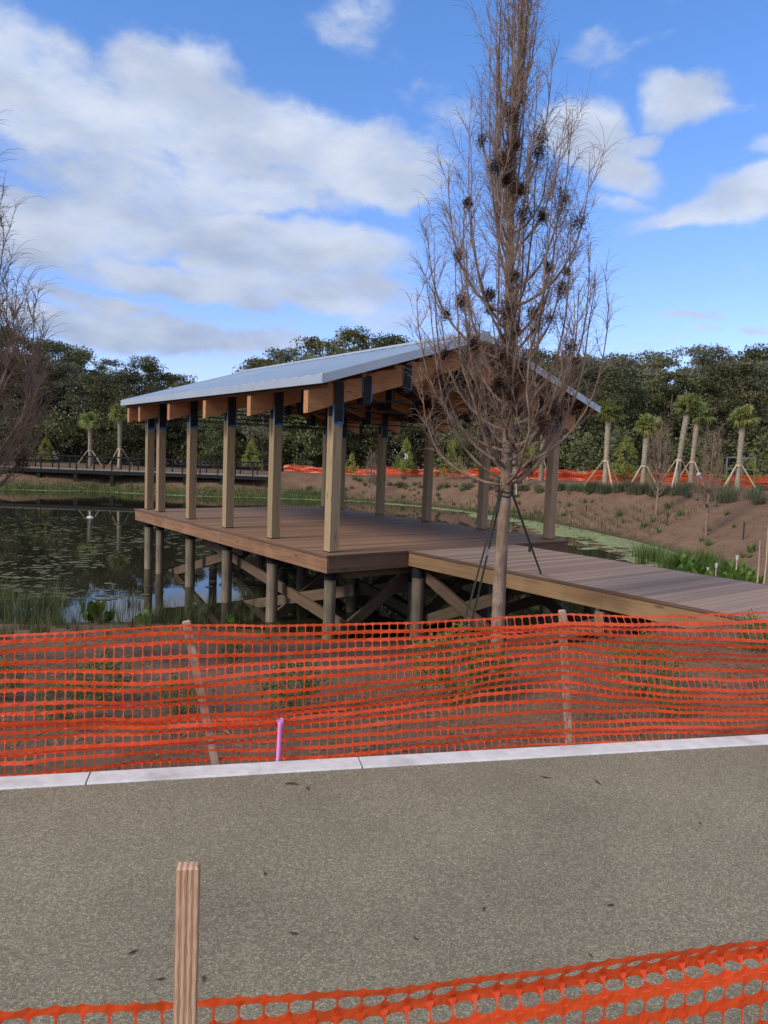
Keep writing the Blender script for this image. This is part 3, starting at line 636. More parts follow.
# guy straps
gs=thing('guy_straps','black webbing guy straps tied round the cypress trunk and pulled taut','straps',tb)
def strap(a,b,name='strap',w=.022):
    m=MB(); m.bar(Vector(a)-tb,Vector(b)-tb,w,.004,up=(0,-1,0.3)); return m.build(name,MAT['strap'],gs)
zk=at_y(498,492,tb.y).z
tp=Vector((tb.x,tb.y,zk))
m=MB()
for dz in (0,.05): m.tube([Vector((math.cos(a)*.086,math.sin(a)*.086,zk-tb.z+dz+.05*math.sin(a))) for a in np.linspace(0,2*PI,17)],.010,6,False)
m.build('trunk_loop',MAT['strap'],gs)
e1=on_ground(452,668); e2=on_ground(462,664); wk=at_z(541,574,.01)
strap(tp+Vector((-.07,-.03,0)),e1+Vector((0,0,0)),w=.024); strap(tp+Vector((-.05,-.07,.03)),e2,w=.026); strap(tp+Vector((.06,-.05,.02)),wk,w=.036)
for P,fr in ((e1,.33),(wk,.62)):
    p=tp.lerp(P,fr)-tb; m=MB(); m.box(p.x-.018,p.x+.018,p.y-.012,p.y+.012,p.z-.06,p.z+.02); m.build('ratchet_buckle',MAT['steel'] if P is e1 else MAT['strap'],gs)
# young bare trees on the far bank
def RFs(h): return float(np.interp(h,[0,1,2,3,4.5,6],[.2,.55,.75,.65,.35,.05]))
p1=on_ground(656,517); y1=cypress(31,4.8,1.0,RFs,34,10,.06,'bare_young_tree','small bare tree on the mulch bank between the second and third palms from left',p1,fine=.8)
p2=on_ground(706,536); y2=dup(y1,p2,1.9,'small bare tree lower down the bank, nearest the pond edge at right','young bare trees on the bank',sc=(.95,.95,.95)); y1['group']='young bare trees on the bank'
p3=on_ground(370,500); y3=dup(y1,on_ground(168,474) if False else p3,.7,'small bare tree seen beneath the pavilion roof on the far bank','young bare trees on the bank',sc=.8)

# ------------------------------------------------------------------ woods behind
def crown_mesh(seed,H,Rx,z0,mat,nclump=70,leaf=.34,per=95,shape=1.0):
    r=np.random.default_rng(seed); V=[];Qs=[];nv=0
    for c in range(nclump):
        f=r.random()**.85; z=z0+(H-z0)*f
        prof=math.sin(PI*min(1,max(.02,(f*.86+.10))))**.6*shape
        a=r.uniform(0,2*PI); rr=Rx*prof*math.sqrt(r.uniform(.15,1))
        C=np.array([math.cos(a)*rr,math.sin(a)*rr,min(z,H-.4)]); s=r.uniform(.45,1.0)*max(Rx/3.2,.62)
        n=int(per*(s/.7)**1.3*r.uniform(.7,1.2)); D=r.normal(size=(n,3)); D/=np.linalg.norm(D,axis=1)[:,None]; rad=s*r.uniform(.35,1.1,n)[:,None]
        P=C+D*rad*np.array([1.15,1.15,.7]); P[:,2]=np.maximum(P[:,2],.15)
        N=D+r.normal(size=(n,3))*.8; N/=np.linalg.norm(N,axis=1)[:,None]
        v,q=quads(P,N,leaf*r.uniform(.6,1.3,n),leaf*.62*r.uniform(.6,1.2,n)); V.append(v);Qs.append(q+nv);nv+=len(v)
    return np.vstack(V),np.vstack(Qs)
def forest_tree(seed,H,Rx,z0,mat,name,nclump=70,leaf=.30):
    t=thing(name,'x','tree',(0,0,-60))
    V,Q_=crown_mesh(seed,H,Rx,z0,mat,nclump,leaf*.82,125); npmesh('crown',V,Q_,mat,t)
    rd=random.Random(seed); m=MB(); m.tube([(0,0,-.3),(.1,0,H*.35),(-.1,.1,H*.8)],[.26,.18,.05],8)
    for k in range(9):
        a=rd.uniform(0,2*PI); h=H*rd.uniform(.25,.7); r_=Rx*rd.uniform(.4,.85); m.tube([(0,0,h),(math.cos(a)*r_*.5,math.sin(a)*r_*.5,h+.7),(math.cos(a)*r_,math.sin(a)*r_,h+1.6)],[.10,.06,.02],5,False)
    m.build('trunk',MAT['treetrunk'],t); return t
protos=[forest_tree(101,11,3.6,1.2,MAT['leafdark'],'oak_tree',95),forest_tree(102,12,3.0,2.0,MAT['leafdark'],'oak_tree',85),
        forest_tree(103,10,3.9,.8,MAT['leafdark'],'oak_tree',100),forest_tree(104,11,2.9,1.0,MAT['leafgrey'],'moss_hung_tree',75,.26),forest_tree(105,12.5,2.3,3.0,MAT['leafdark'],'pine_tree',60,.26)]
pk_kids=[kids(p) for p in protos]; used=set()
# skyline: pixel column -> pixel row of the tree tops
SKX=[-80,0,25,50,75,100,118,135,150,170,190,215,240,262,290,320,350,385,420,480,540,590,620,650,680,712,735,760,800,860]
SKY=[318,328,335,338,344,346,360,350,362,368,378,392,372,358,343,336,331,334,338,345,350,356,352,354,350,346,356,348,344,340]
KW=['dark green','olive green','deep green','greyish green','slender dark']
kindlab={0:'broad dark oak',1:'tall dark oak',2:'low spreading dark oak',3:'grey-green moss-hung tree',4:'narrow dark pine'}
def nearest_ref(px):
    refs=[(0,'left picture edge'),(60,'left bare cypress'),(105,'two left-hand palms'),(160,'left roof end'),(245,'far ridge end'),(330,'middle of the roof'),(400,'roof ridge'),(500,'tall bare cypress'),(590,'right roof corner'),(642,'short second palm'),(690,'pair of tall palms'),(737,'rightmost palm'),(790,'right picture edge')]
    return min(refs,key=lambda r:abs(r[0]-px))[1]
row_names=['front row','middle row','back row']
rd=random.Random(3); cnt={}
for row,(Y,step,pick) in enumerate(((71,30,(2,3,0,1)),(79,30,(0,1,0,4)),(90,34,(1,0,4,3)))):
    px=-70+row*11
    while px<850:
        Yj=Y+rd.uniform(-2.5,2.5); top=float(np.interp(px,SKX,SKY))+(rd.uniform(-2,9) if row else rd.uniform(8,34))
        if row==0 and rd.random()<.12: top-=10
        k=pick[rd.randrange(len(pick))]; 
        if px>560 and rd.random()<.45: k=3
        P=at_y(px,top,Yj); g=hz(P.x,P.y); H=max(P.z-g,4.5); H0=(11,12,10,11,12.5)[k]; s=H/H0
        sx=s*rd.uniform(.85,1.15) if s>.8 else rd.uniform(.75,.95)
        lab=f"{kindlab[k]}, {row_names[row]}, beyond the {nearest_ref(px)}"
        cnt[lab]=cnt.get(lab,0)+1
        if cnt[lab]>1: lab+=', '+['second','third','fourth','fifth'][cnt[lab]-2]+' from left'
        loc=(P.x,Yj,g-.05); rz=rd.uniform(0,6.28)
        if k not in used:
            used.add(k); t=protos[k]; t.location=loc; t.rotation_euler=(0,0,rz); t.scale=(sx,sx,s); t['label']=lab
        else: t=dup(protos[k],loc,rz,lab,sc=(sx,sx,s),ch=pk_kids[k])
        t['group']='trees of the woods behind the pond'
        px+=step*rd.uniform(.75,1.2)
for k in range(5):
    if k not in used:
        for c in pk_kids[k]: bpy.data.objects.remove(c)
        bpy.data.objects.remove(protos[k])
# undergrowth mass at the foot of the woods
V=[];Qs=[];nv=0
for c in range(1000):
    x=rng.uniform(-45,62); y=rng.uniform(67.5,82) if x<4 else rng.uniform(60,80); z=.4+rng.uniform(.1,4.2)
    n=90; D=rng.normal(size=(n,3)); D/=np.linalg.norm(D,axis=1)[:,None]; P=np.array([x,y,z])+D*rng.uniform(.3,1.1,n)[:,None]; P[:,2]=np.maximum(P[:,2],.35)
    v,q_=quads(P,D,rng.uniform(.2,.4,n),rng.uniform(.12,.25,n)); V.append(v);Qs.append(q_+nv);nv+=len(v)
tag(npmesh('undergrowth',np.vstack(V),np.vstack(Qs),MAT['leafdark']),'dark tangled undergrowth at the foot of the woods','undergrowth',kind='stuff')

# young leafy trees
def leafy(seed,H,Rx,mat,name,label,loc,leaf=.12,ncl=34,z0=.3):
    t=thing(name,label,'tree',loc); V,Q_=crown_mesh(seed,H,Rx*1.0,z0,mat,ncl,leaf*1.35,150,1.0)
    # taper towards the top
    zz=V[:,2:3]/H; V[:,:2]*=np.clip(1.05-zz*.95,.10,.9)
    npmesh('crown',V,Q_,mat,t); m=MB(); m.tube([(0,0,-.1),(0,0,H*.9)],[.05,.012],6); m.build('trunk',MAT['treetrunk'],t); return t
yl=leafy(201,3.1,1.35,MAT['leafbright'],'young_cypress','x',(0,0,0)); yk=kids(yl)
spots=[(627,476,437,'bright yellow-green young cypress right of the leftmost palm on the right bank'),(407,471,437,'bright yellow-green young cypress seen under the roof by the far fence'),
 (252,468,438,'yellow-green young cypress seen between the posts left of the centre'),(455,474,436,'yellow-green young cypress behind the bare cypress branches at left of its trunk'),(530,478,440,'yellow-green young cypress just right of the bare cypress trunk'),
 (46,462,436,'yellow-green young cypress behind the far footbridge at left'),(352,470,452,'short yellow-green young tree just right of the front corner post'),(648,480,464,'short yellow-green sapling by the braces of the second palm'),(720,486,455,'dull green young cypress left of the rightmost palm'),(752,488,458,'green young cypress by the fence right of the rightmost palm')]
for i,(px,pb,ptop,lab) in enumerate(spots):
    Yd=66.5 if px<300 else (62 if px<430 else (57 if px<560 else 52.5)); P=at_y(px,ptop,Yd); g=hz(P.x,P.y); s=(P.z-g)/3.0
    if i==0: t=yl; t.location=(P.x,Yd,g); t.scale=(s,s,s); t['label']=lab
    else: t=dup(yl,(P.x,Yd,g),i*1.3,lab,sc=(s*.9,s*.9,s),ch=yk)
    t['group']='young leafy trees along the far fence'

# ------------------------------------------------------------------ sabal palms
def palm(seed,H,label,loc,lean=(0,0),brace_az=0,name='palm_tree'):
    rd=random.Random(seed); t=thing(name,label,'palm',loc); m=MB(); n=30; pts=[];rad=[]
    for k in range(n+1):
        u=k/n; pts.append((lean[0]*u*u,lean[1]*u*u,H*u-.15)); base=.155+.05*max(0,1-u*5)+.04*max(0,(u-.55))*2+rd.uniform(-.008,.008); rad.append(base+(.020 if k%2 else -.010))
    m.tube(pts,rad,12); m.build('trunk',MAT['palmtrunk'],t)
    top=Vector((lean[0],lean[1],H-.08)); V=[];Q_=[]; nf_=rd.randint(38,48); lop=rd.uniform(0,6.28)
    for f in range(nf_):
        az=f*2.4+rd.uniform(-.4,.4); g=f/nf_; el=1.5-2.15*g**.85+rd.uniform(-.2,.2)
        d=Vector((math.cos(az)*math.cos(el),math.sin(az)*math.cos(el),math.sin(el))); side=Vector((-math.sin(az),math.cos(az),0)); n_=d.cross(side)
        st=rd.uniform(.18,.50)*(1 if el>-.2 else .6); tw=rd.uniform(-.9,.9); side=(side*math.cos(tw)+n_*math.sin(tw)).normalized()
        hub=top+d*st+Vector((0,0,.05)); b=len(V); V+= [top-side*.02,top+side*.02,hub+side*.014,hub-side*.014]; Q_.append((b,b+1,b+2,b+3))
        fl_=rd.uniform(.62,1.0)*(1 if el>-.2 else .75)*(1+.12*math.cos(az-lop))
        for k in range(11):
            a=(k-5)/5*1.05+rd.uniform(-.06,.06); dd=(d*math.cos(a)+side*math.sin(a)).normalized(); L=fl_*(1-.22*abs(a))*rd.uniform(.85,1.1)
            w=(side*math.cos(a)-d*math.sin(a))*.042; mid=hub+dd*L*.5; m2=hub+dd*L*.8+Vector((0,0,-L*.10)); tip=hub+dd*L*.95+Vector((0,0,-L*rd.uniform(.2,.42))); b=len(V)
            V+= [hub-w*.3,hub+w*.3,mid+w,mid-w,m2+w*.6,m2-w*.6,tip+w*.1,tip-w*.1]; Q_+= [(b,b+1,b+2,b+3),(b+3,b+2,b+4,b+5),(b+5,b+4,b+6,b+7)]
    npmesh('fronds',[tuple(v) for v in V],Q_,MAT['palmleaf'],t)
    for k in range(3):
        a=brace_az+k*2*PI/3+rd.uniform(-.3,.3); r0=rd.uniform(1.0,1.35); q=MB(); u=.34; q.bar((lean[0]*u*u+math.cos(a)*.22,lean[1]*u*u+math.sin(a)*.22,H*u),(math.cos(a)*r0,math.sin(a)*r0,-.05),.09,.05); q.build('support_brace',MAT['struts'],t)
    q=MB(); q.tube([(lean[0]*.1,0,H*.33),(lean[0]*.12,0,H*.36)],.205,12,False); q.build('strap_band',MAT['struts'],t)
    return t
PALM=[(604.5,488,420,46,(0,0),'leftmost palm of the right bank, just right of the pavilion roof corner'),
 (642,491,434,45,(.1,0),'shortest palm of the right bank, second from the left'),
 (676.5,488,413,45,(.42,0),'tall leaning palm of the close pair on the right bank, standing in front'),
 (690.5,484,421,50,(.2,0),'slimmer palm standing behind the tall leaning one'),
 (737,488,425,46,(.08,0),'rightmost palm of the right bank, beside the grey metal frame'),
 (513,481,424,50,(0,0),'palm half hidden just right of the bare cypress trunk'),
 (541,480,426,53,(0,0),'palm half hidden behind the branches, near the right rear post'),
 (90,460,427,63,(0,0),'leftmost of the two braced palms behind the far footbridge'),
 (119.5,461,419,62,(0,0),'right-hand and bigger of the two palms behind the far footbridge')]
for i,(px,pb,pt,Y,ln,lab) in enumerate(PALM):
    B_=at_y(px,pb,Y); g=hz(B_.x,Y); H=at_y(px,pt,Y).z-g+.42
    palm(300+i,H,lab,(B_.x,Y,g),ln,.5+i*.8)['group']='braced palms round the pond'

# ------------------------------------------------------------------ far footbridge
fb=thing('footbridge','low dark footbridge with slim black railings across the far end of the pond','footbridge',(0,0,0))
y0=57.5; xa=-40; 
def bp(x): return Vector((x,y0+.02*x,0))
XE=at_y(266,470,56.5).x; ang=math.atan(.02)
zt_=-.10
def fbar(name,x0,x1,y,z0,z1,dy,mat):
    m=MB(); a=bp(x0);b=bp(x1); m.bar((a.x,a.y+y,(z0+z1)/2),(b.x,b.y+y,(z0+z1)/2),dy,z1-z0); return m.build(name,mat,fb)
fbar('walkway_deck',xa,XE,1.0,zt_-.05,zt_,2.1,MAT['fardeck'])
for y in (0.0,2.0):
    fbar('edge_beam',xa,XE,y,zt_-.34,zt_-.052,.12,MAT['farrail'])
    fbar('handrail',xa,XE,y,zt_+.98,zt_+1.07,.10,MAT['farrail'])
    m=MB(); a=bp(xa);b=bp(XE)
    for k in range(8): z=zt_+.15+.105*k; m.bar((a.x,a.y+y,z),(b.x,b.y+y,z),.008,.008)
    m.build('rail_wires',MAT['farrail'],fb)
    x=xa
    while x<XE:
        p=bp(x); MB().box(p.x-.045,p.x+.045,p.y+y-.051,p.y+y+.051,zt_-.2,zt_+.975).build('rail_post',MAT['farrail'],fb); x+=1.40
x=xa+.8
while x<XE-1:
    for y in (.15,1.85):
        p=bp(x+(.0 if y<1 else .4)); MB().box(p.x-.14,p.x+.14,p.y+y-.14,p.y+y+.14,-2.2,zt_-.345).build('pier',MAT['farrail'],fb)
    x+=2.9

# ------------------------------------------------------------------ plants
def blades_mesh(seed,n,h,spread,w,curl=.5,up=.85):
    r=random.Random(seed); V=[];Q_=[]
    for i in range(n):
        a=r.uniform(0,2*PI); b=r.uniform(0,spread*.4); P=Vector((math.cos(a)*b,math.sin(a)*b,0)); L=h*r.uniform(.6,1.1); a+=r.uniform(-.5,.5)
        d=Vector((math.cos(a)*(1-up)*2*r.random(),math.sin(a)*(1-up)*2*r.random(),1)).normalized(); s=Vector((-math.sin(a),math.cos(a),0)); k0=len(V); seg=3
        for k in range(seg+1):
            ww=w*(1-k/seg*.9)*.5; V+=[tuple(P-s*ww),tuple(P+s*ww)]; P=P+d*L/seg; d=(d+Vector((math.cos(a),math.sin(a),-.25))*curl*.35*r.random()).normalized()
        for k in range(seg): Q_.append((k0+2*k,k0+2*k+1,k0+2*k+3,k0+2*k+2))
    return V,Q_
def broad_mesh(seed,n,h,spread,w):
    r=random.Random(seed); V=[];Q_=[]
    for i in range(n):
        a=r.uniform(0,2*PI); L=h*r.uniform(.6,1.05); t=r.uniform(.05,.5)*spread; b=Vector((math.cos(a)*t*.3,math.sin(a)*t*.3,0)); tip=Vector((math.cos(a)*t,math.sin(a)*t,L)); d=(tip-b).normalized(); s=Vector((-math.sin(a+r.uniform(-1,1)),math.cos(a),0)).normalized()
        m1=b.lerp(tip,.45); k0=len(V); V+=[tuple(b-s*.006),tuple(b+s*.006),tuple(m1+s*.008),tuple(m1-s*.008)]; Q_.append((k0,k0+1,k0+2,k0+3))
        k0=len(V); ww=w*r.uniform(.7,1.2)*.5; m2=m1.lerp(tip,.35); m3=m1.lerp(tip,.72); end=tip+Vector((math.cos(a),math.sin(a),-.2))*L*.06
        V+=[tuple(m1),tuple(m2+s*ww),tuple(m3+s*ww*.8),tuple(end),tuple(m3-s*ww*.8),tuple(m2-s*ww)]; Q_+=[(k0,k0+1,k0+5,k0),(k0+1,k0+2,k0+4,k0+5),(k0+2,k0+3,k0+4,k0+2)]
    return V,Q_
def meshobj(name,VQ,mat,label,cat,loc,group=None,rz=0,sc=1):
    V,Q_=VQ; me=bpy.data.meshes.new(name); me.from_pydata(V,[],[tuple(dict.fromkeys(f)) for f in Q_]); me.materials.append(mat); o=bpy.data.objects.new(name,me); COL.objects.link(o)
    o.location=loc; o.rotation_euler=(0,0,rz); o.scale=(sc,)*3; return tag(o,label,cat,group)
def inst(src,loc,rz,sc,label,group):
    o=src.copy(); COL.objects.link(o); o.location=loc; o.rotation_euler=(0,0,rz); o.scale=(sc,)*3 if not hasattr(sc,'__len__') else sc; o['label']=label; o['group']=group; return o
rd=random.Random(12)
# near shore reeds
G='reeds along the near shore'
reed=None; L_='green and dry reed clump rising from the near edge of the pond'
rv=[blades_mesh(400+k,46,.62,.5,.014,.5,.82) for k in range(3)]; rmesh=[]
lst=[(x,rd.uniform(604,628)) for x in list(range(-30,64,6))+list(range(66,320,9))]+[(x,rd.uniform(624,640)) for x in range(-20,330,8)]
for i,(px,py) in enumerate(lst):
    P=on_ground(px,py) if py>622 else at_z(px,py,-1.73); P.z=max(hz(P.x,P.y),-1.80); sc=rd.uniform(.55,1.15)*(1.2 if px<60 else .72)*(.55 if py>628 else 1)
    if i<3: o=meshobj('reed_clump',rv[i],MAT['reed'],L_,'reeds',P,G,rd.random()*6,sc); rmesh.append(o)
    else: o=inst(rmesh[i%3],P,rd.random()*6,sc,L_,G)
# broad-leaved water plants
bl=meshobj('broadleaf_water_plant',broad_mesh(420,16,.55,.5,.14),MAT['leafwater'],'tall light green broadleaf water plant on the near shore left of the first net stake','water plant',at_z(92,631,-1.72),'broadleaf plants at the near shore',0,1.15)
for i,(px,py,s,lab) in enumerate(((107,629,.7,'small broadleaf plant just right of the tallest one on the near shore'),(142,632,.75,'dark broadleaf plant midway between the tallest one and the stake'),(150,630,.55,'tiny broadleaf plant hugging the one left of the stake'),(232,631,.6,'low broadleaf plant on the shore right of the leaning stake'))):
    inst(bl,at_z(px,py,-1.72),i*1.7,s,lab,'broadleaf plants at the near shore')
# shrubs behind the middle fence
def shrub_mesh(seed,n,h,r_,leaf=.05):
    g=np.random.default_rng(seed); D=g.normal(size=(n,3)); D/=np.linalg.norm(D,axis=1)[:,None]; rr=g.uniform(.25,1,n)[:,None]**.5
    lump=1+.3*np.sin(D[:,0:1]*5+seed)*np.cos(D[:,1:2]*4); P=D*rr*lump*np.array([r_,r_,h/2])+np.array([0,0,h/2]); P[:,2]=np.abs(P[:,2])
    N=D+g.normal(size=(n,3))*.7; N/=np.linalg.norm(N,axis=1)[:,None]; return quads(P,N,leaf*g.uniform(.7,1.5,n),leaf*.45*g.uniform(.7,1.3,n))
SHR=[(62,722,.42,'low dark shrub behind the net at far left'),(102,702,.55,'rounded shrub behind the net, second from the left'),(178,716,.42,'small shrub close to the foot of the leaning stake'),(232,664,.40,'distant small shrub behind the net right of the leaning stake'),(292,712,.62,'dark shrub behind the net above the pink stake'),
 (452,704,.95,'largest bushy shrub behind the net, left of the cypress trunk'),(492,694,.6,'shrub behind the net hard against the cypress trunk'),(642,700,.72,'leafy shrub behind the net right of the upright stake'),(668,718,.4,'tiny shrub behind the net, at the right foot of a bigger leafy one'),(752,652,.5,'yellowish shrub behind the net at far right'),(5,702,.45,'shrub behind the net at the left edge')]
sh0=None
for i,(px,py,s,lab) in enumerate(SHR):
    P=on_ground(px,py)
    if sh0 is None:
        sh0=thing('shrub',lab,'shrub',P); V,Q_=shrub_mesh(7,1500,.75,.42); npmesh('foliage',V,Q_,MAT['leafshrub'],sh0); m=MB()
        for k in range(9): a=k*.7; m.tube([(0,0,-.03),(.09*math.cos(a),.09*math.sin(a),.3),(.25*math.cos(a),.25*math.sin(a),.62)],[.007,.005,.002],4,False)
        m.build('stems',MAT['twig'],sh0); o=sh0; shk=kids(sh0); o.scale=(s,)*3
    else: o=dup(sh0,P,i*1.1,lab,sc=s,ch=shk)
    o['group']='shrubs planted behind the middle fence'
# litter and low weeds on the near bank
V=[];Qs=[];nv=0
n=9000; X=rng.uniform(-8,11,n); Y=3.98+.2227*X*0+rng.gamma(2.0,1.5,n); 
Y=np.maximum(Y,3.43+(X+1.85)*.2227+.05)
Zg=height(np.stack([X,Y],1)); kp=(Zg>-1.68); X,Y,Zg=X[kp],Y[kp],Zg[kp]; P=np.column_stack([X,Y,Zg+.012]); N=rng.normal(size=(len(X),3)); N[:,2]*=.25; N/=np.linalg.norm(N,axis=1)[:,None]
v,q_=quads(P,N,rng.uniform(.04,.13,len(X)),rng.uniform(.004,.014,len(X)))
tag(npmesh('mulch_litter',v,q_,surf('litter_chips',(.24,.16,.11),(.10,.065,.045),(9,9,9),4,.95,0)),'loose mulch chips and needles scattered over the near bank','mulch litter',kind='stuff')
# grass fringe far shore (uncountable)
def fringe(segs,n,h,wid,mat,name,label,w=.03):
    V=[];Q_=[]
    for _ in range(n):
        i=rd.randrange(len(segs)-1); a=Vector(segs[i]);b=Vector(segs[i+1]); p=a.lerp(b,rd.random()); d=(b-a).normalized(); nn=Vector((d.y,-d.x)); p=p+nn*rd.gauss(0,wid)
        z=max(hzq(p.x,p.y),-1.75); az=rd.uniform(0,6.28); L=h*rd.uniform(.5,1.2); s=Vector((math.cos(az),math.sin(az),0))*w*.5; P=Vector((p.x,p.y,z)); t=P+Vector((rd.gauss(0,.12),rd.gauss(0,.12),1))*L; k=len(V)
        V+=[tuple(P-s),tuple(P+s),tuple(t+s*.15),tuple(t-s*.15)]; Q_.append((k,k+1,k+2,k+3))
    return tag(npmesh(name,V,Q_,mat),label,'grass',kind='stuff')
HG={}
def hzq(x,y):
    k=(round(x*2),round(y*2))
    if k not in HG: HG[k]=hz(k[0]/2,k[1]/2)
    return HG[k]
farshore=[(-40,55.8),(-29.2,54.6),(-22.4,56.5),(-14.1,55.5),(-8,56.5),(-3.1,56.8),(1.5,54.6),(5.9,49.8),(7.7,45.6),(10.2,41.6)]
fringe(farshore[:6],7000,.34,.6,MAT['shoregrass'],'shore_grass','bright green grass fringe along the far left shore',.05)
fringe(farshore[4:],2600,.30,.5,MAT['reed'],'shore_weeds','sparse weeds along the waterline of the right bank',.04)
fringe([(9.0,45),(12,39.5),(13.6,33.5)],1300,.28,1.2,MAT['reed'],'bank_weeds','thin low weeds on the lower slope of the right bank',.035)
# tall green rushes and leafy plants at the pond's right-hand end
rush=[blades_mesh(500+k,70,.85,.9,.03,.4,.85) for k in range(2)]; ro=[]
G='rush clumps at the right end of the pond'; L_='dense green rush clump at the right end of the pond'
for i in range(22):
    px=638+i*4.6; py=556+ (px-638)*.19+rd.uniform(-6,6); P=at_z(px,py,-1.62); P.z=max(hz(P.x,P.y),-1.74)
    if i<2: o=meshobj('rush_clump',rush[i],MAT['leafshrub'],L_,'rushes',P,G,0,.85); ro.append(o)
    else: inst(ro[i%2],P,rd.random()*6,rd.uniform(.65,1.0),L_,G)
G='bright leafy plants beyond the boardwalk'; L_='bright green leafy water plant behind the boardwalk at right'
lo=None
for i in range(15):
    px=678+i*5.0; py=579+(px-678)*.16+rd.uniform(-4,10); P=at_z(px,py,-1.45); P.z=max(hz(P.x,P.y),-1.7)
    if lo is None: lo=meshobj('leafy_water_plant',broad_mesh(520,26,.85,.9,.2),MAT['leafwater'],L_,'water plant',P,G,0,1)
    else: inst(lo,P,rd.random()*6,rd.uniform(.7,1.1),L_,G)
# weeds under / behind boardwalk seen through the net and piles
G='weed clumps under the boardwalk'; L_='dark green weed clump beneath the boardwalk'
for i in range(14):
    p=PW(rd.uniform(1.6,5.2),-rd.uniform(1.8,7.0)); inst(ro[i%2],(p.x,p.y,hz(p.x,p.y)),rd.random()*6,rd.uniform(.35,.6),L_,G)
# grey grass clumps along the top of the bank (right) and plugs on the mulch
G='grass clumps along the top of the bank'; L_='grey-green ornamental grass clump in the band along the bank top'
gb=[blades_mesh(540+k,110,.8,1.1,.035,.7,.72) for k in range(2)]; go=[]
for i in range(120):
    if i<78: px=rd.uniform(560,800); py=490+rd.uniform(0,1)*(1+ (px-560)*.075)
    else: px=rd.uniform(345,560); py=479+ (px-345)*.035+rd.uniform(-2,9)
    P=on_ground(px,py); sc=rd.uniform(.55,.95)*(1 if px>560 else .8)
    if i<2: o=meshobj('grass_clump',gb[i],MAT['grassgrey'],L_,'grass clump',P,G,0,sc); go.append(o)
    else: inst(go[i%2],P,rd.random()*6,sc,L_,G)
G='plant plugs dotted over the mulch bank'; L_='small dark plant plug on the bare mulch slope of the far bank'
pm=blades_mesh(560,40,.34,.4,.035,.5,.75); po=None
for i in range(70):
    px=rd.uniform(300,768); yt=484+max(0,px-560)*.11; yb=float(np.interp(px,[300,470,560,650,768],[492,508,520,548,585])); P=on_ground(px,rd.uniform(yt,yb))
    if hz(P.x,P.y)<-1.5: continue
    if po is None: po=meshobj('plant_plug',pm,MAT['leafshrub'],L_,'plant',P,G,0,1)
    else: inst(po,P,rd.random()*6,rd.uniform(.6,1.25),L_,G)

# ------------------------------------------------------------------ floating plants
V=[];Q_=[]; 
for _ in range(2600):
    if rd.random()<.88:
        px=rd.uniform(-60,330); t=rd.random(); py=517+ (600-517)*t**1.1
        if px>150 and py>588: continue
    else: px=rd.uniform(560,690); py=545+rd.uniform(0,40)
    P=at_z(px,py,-1.727)
    c=mn.noise(Vector((P.x*.28,P.y*.12,3)))
    if c<.0+rd.uniform(-.25,.15): continue
    r_=rd.uniform(.03,.125); k=len(V); a0=rd.uniform(0,6.28); n=8; el=rd.uniform(.8,1.5)
    z=-1.727+rd.uniform(0,.006)
    for j in range(n): a=a0+j*2*PI/n; q=r_*rd.uniform(.85,1.08); V.append((P.x+math.cos(a)*q*el,P.y+math.sin(a)*q,z+rd.uniform(0,.004)))
    Q_.append((k,k+1,k+2,k+3)); Q_.append((k,k+3,k+4,k+7)); Q_.append((k+4,k+5,k+6,k+7))
tag(npmesh('lily_pads',V,Q_,MAT['pad']),'scattered floating lily pads on the dark pond','lily pads',kind='stuff')
V=[];Q_=[]; c_=.13
gx=np.arange(-34,13,c_); gy=np.arange(14,57,c_); X,Y=np.meshgrid(gx,gy); P=np.stack([X.ravel(),Y.ravel()],1); sd=-sdist(P)
ok=(sd>-.25)&(sd<7); P=P[ok]; sd=sd[ok]
for (x,y),s_ in zip(P,sd):
    if y<24 and x<7.2: continue
    nz=mn.noise(Vector((x*.35,y*.35,1)))*1.2+mn.noise(Vector((x*1.5,y*1.5,4)))*.6+mn.noise(Vector((x*5,y*5,8)))*.35
    if x>2: wd=1.0+ 1.9*max(0,min(1,(50-y)/10))
    else: wd=1.2
    if x<-3 and False: continue
    if s_<wd+nz*(1.5 if x>2 else .9):
        k=len(V); h=c_*.56; z=-1.7255+((k//4)%3)*.0004; V+=[(x-h,y-h,z),(x+h,y-h,z),(x+h,y+h,z),(x-h,y+h,z)]; Q_.append((k,k+1,k+2,k+3))
tag(npmesh('duckweed',V,Q_,MAT['duck']),'pale green duckweed film along the far and right shores','duckweed',kind='stuff')

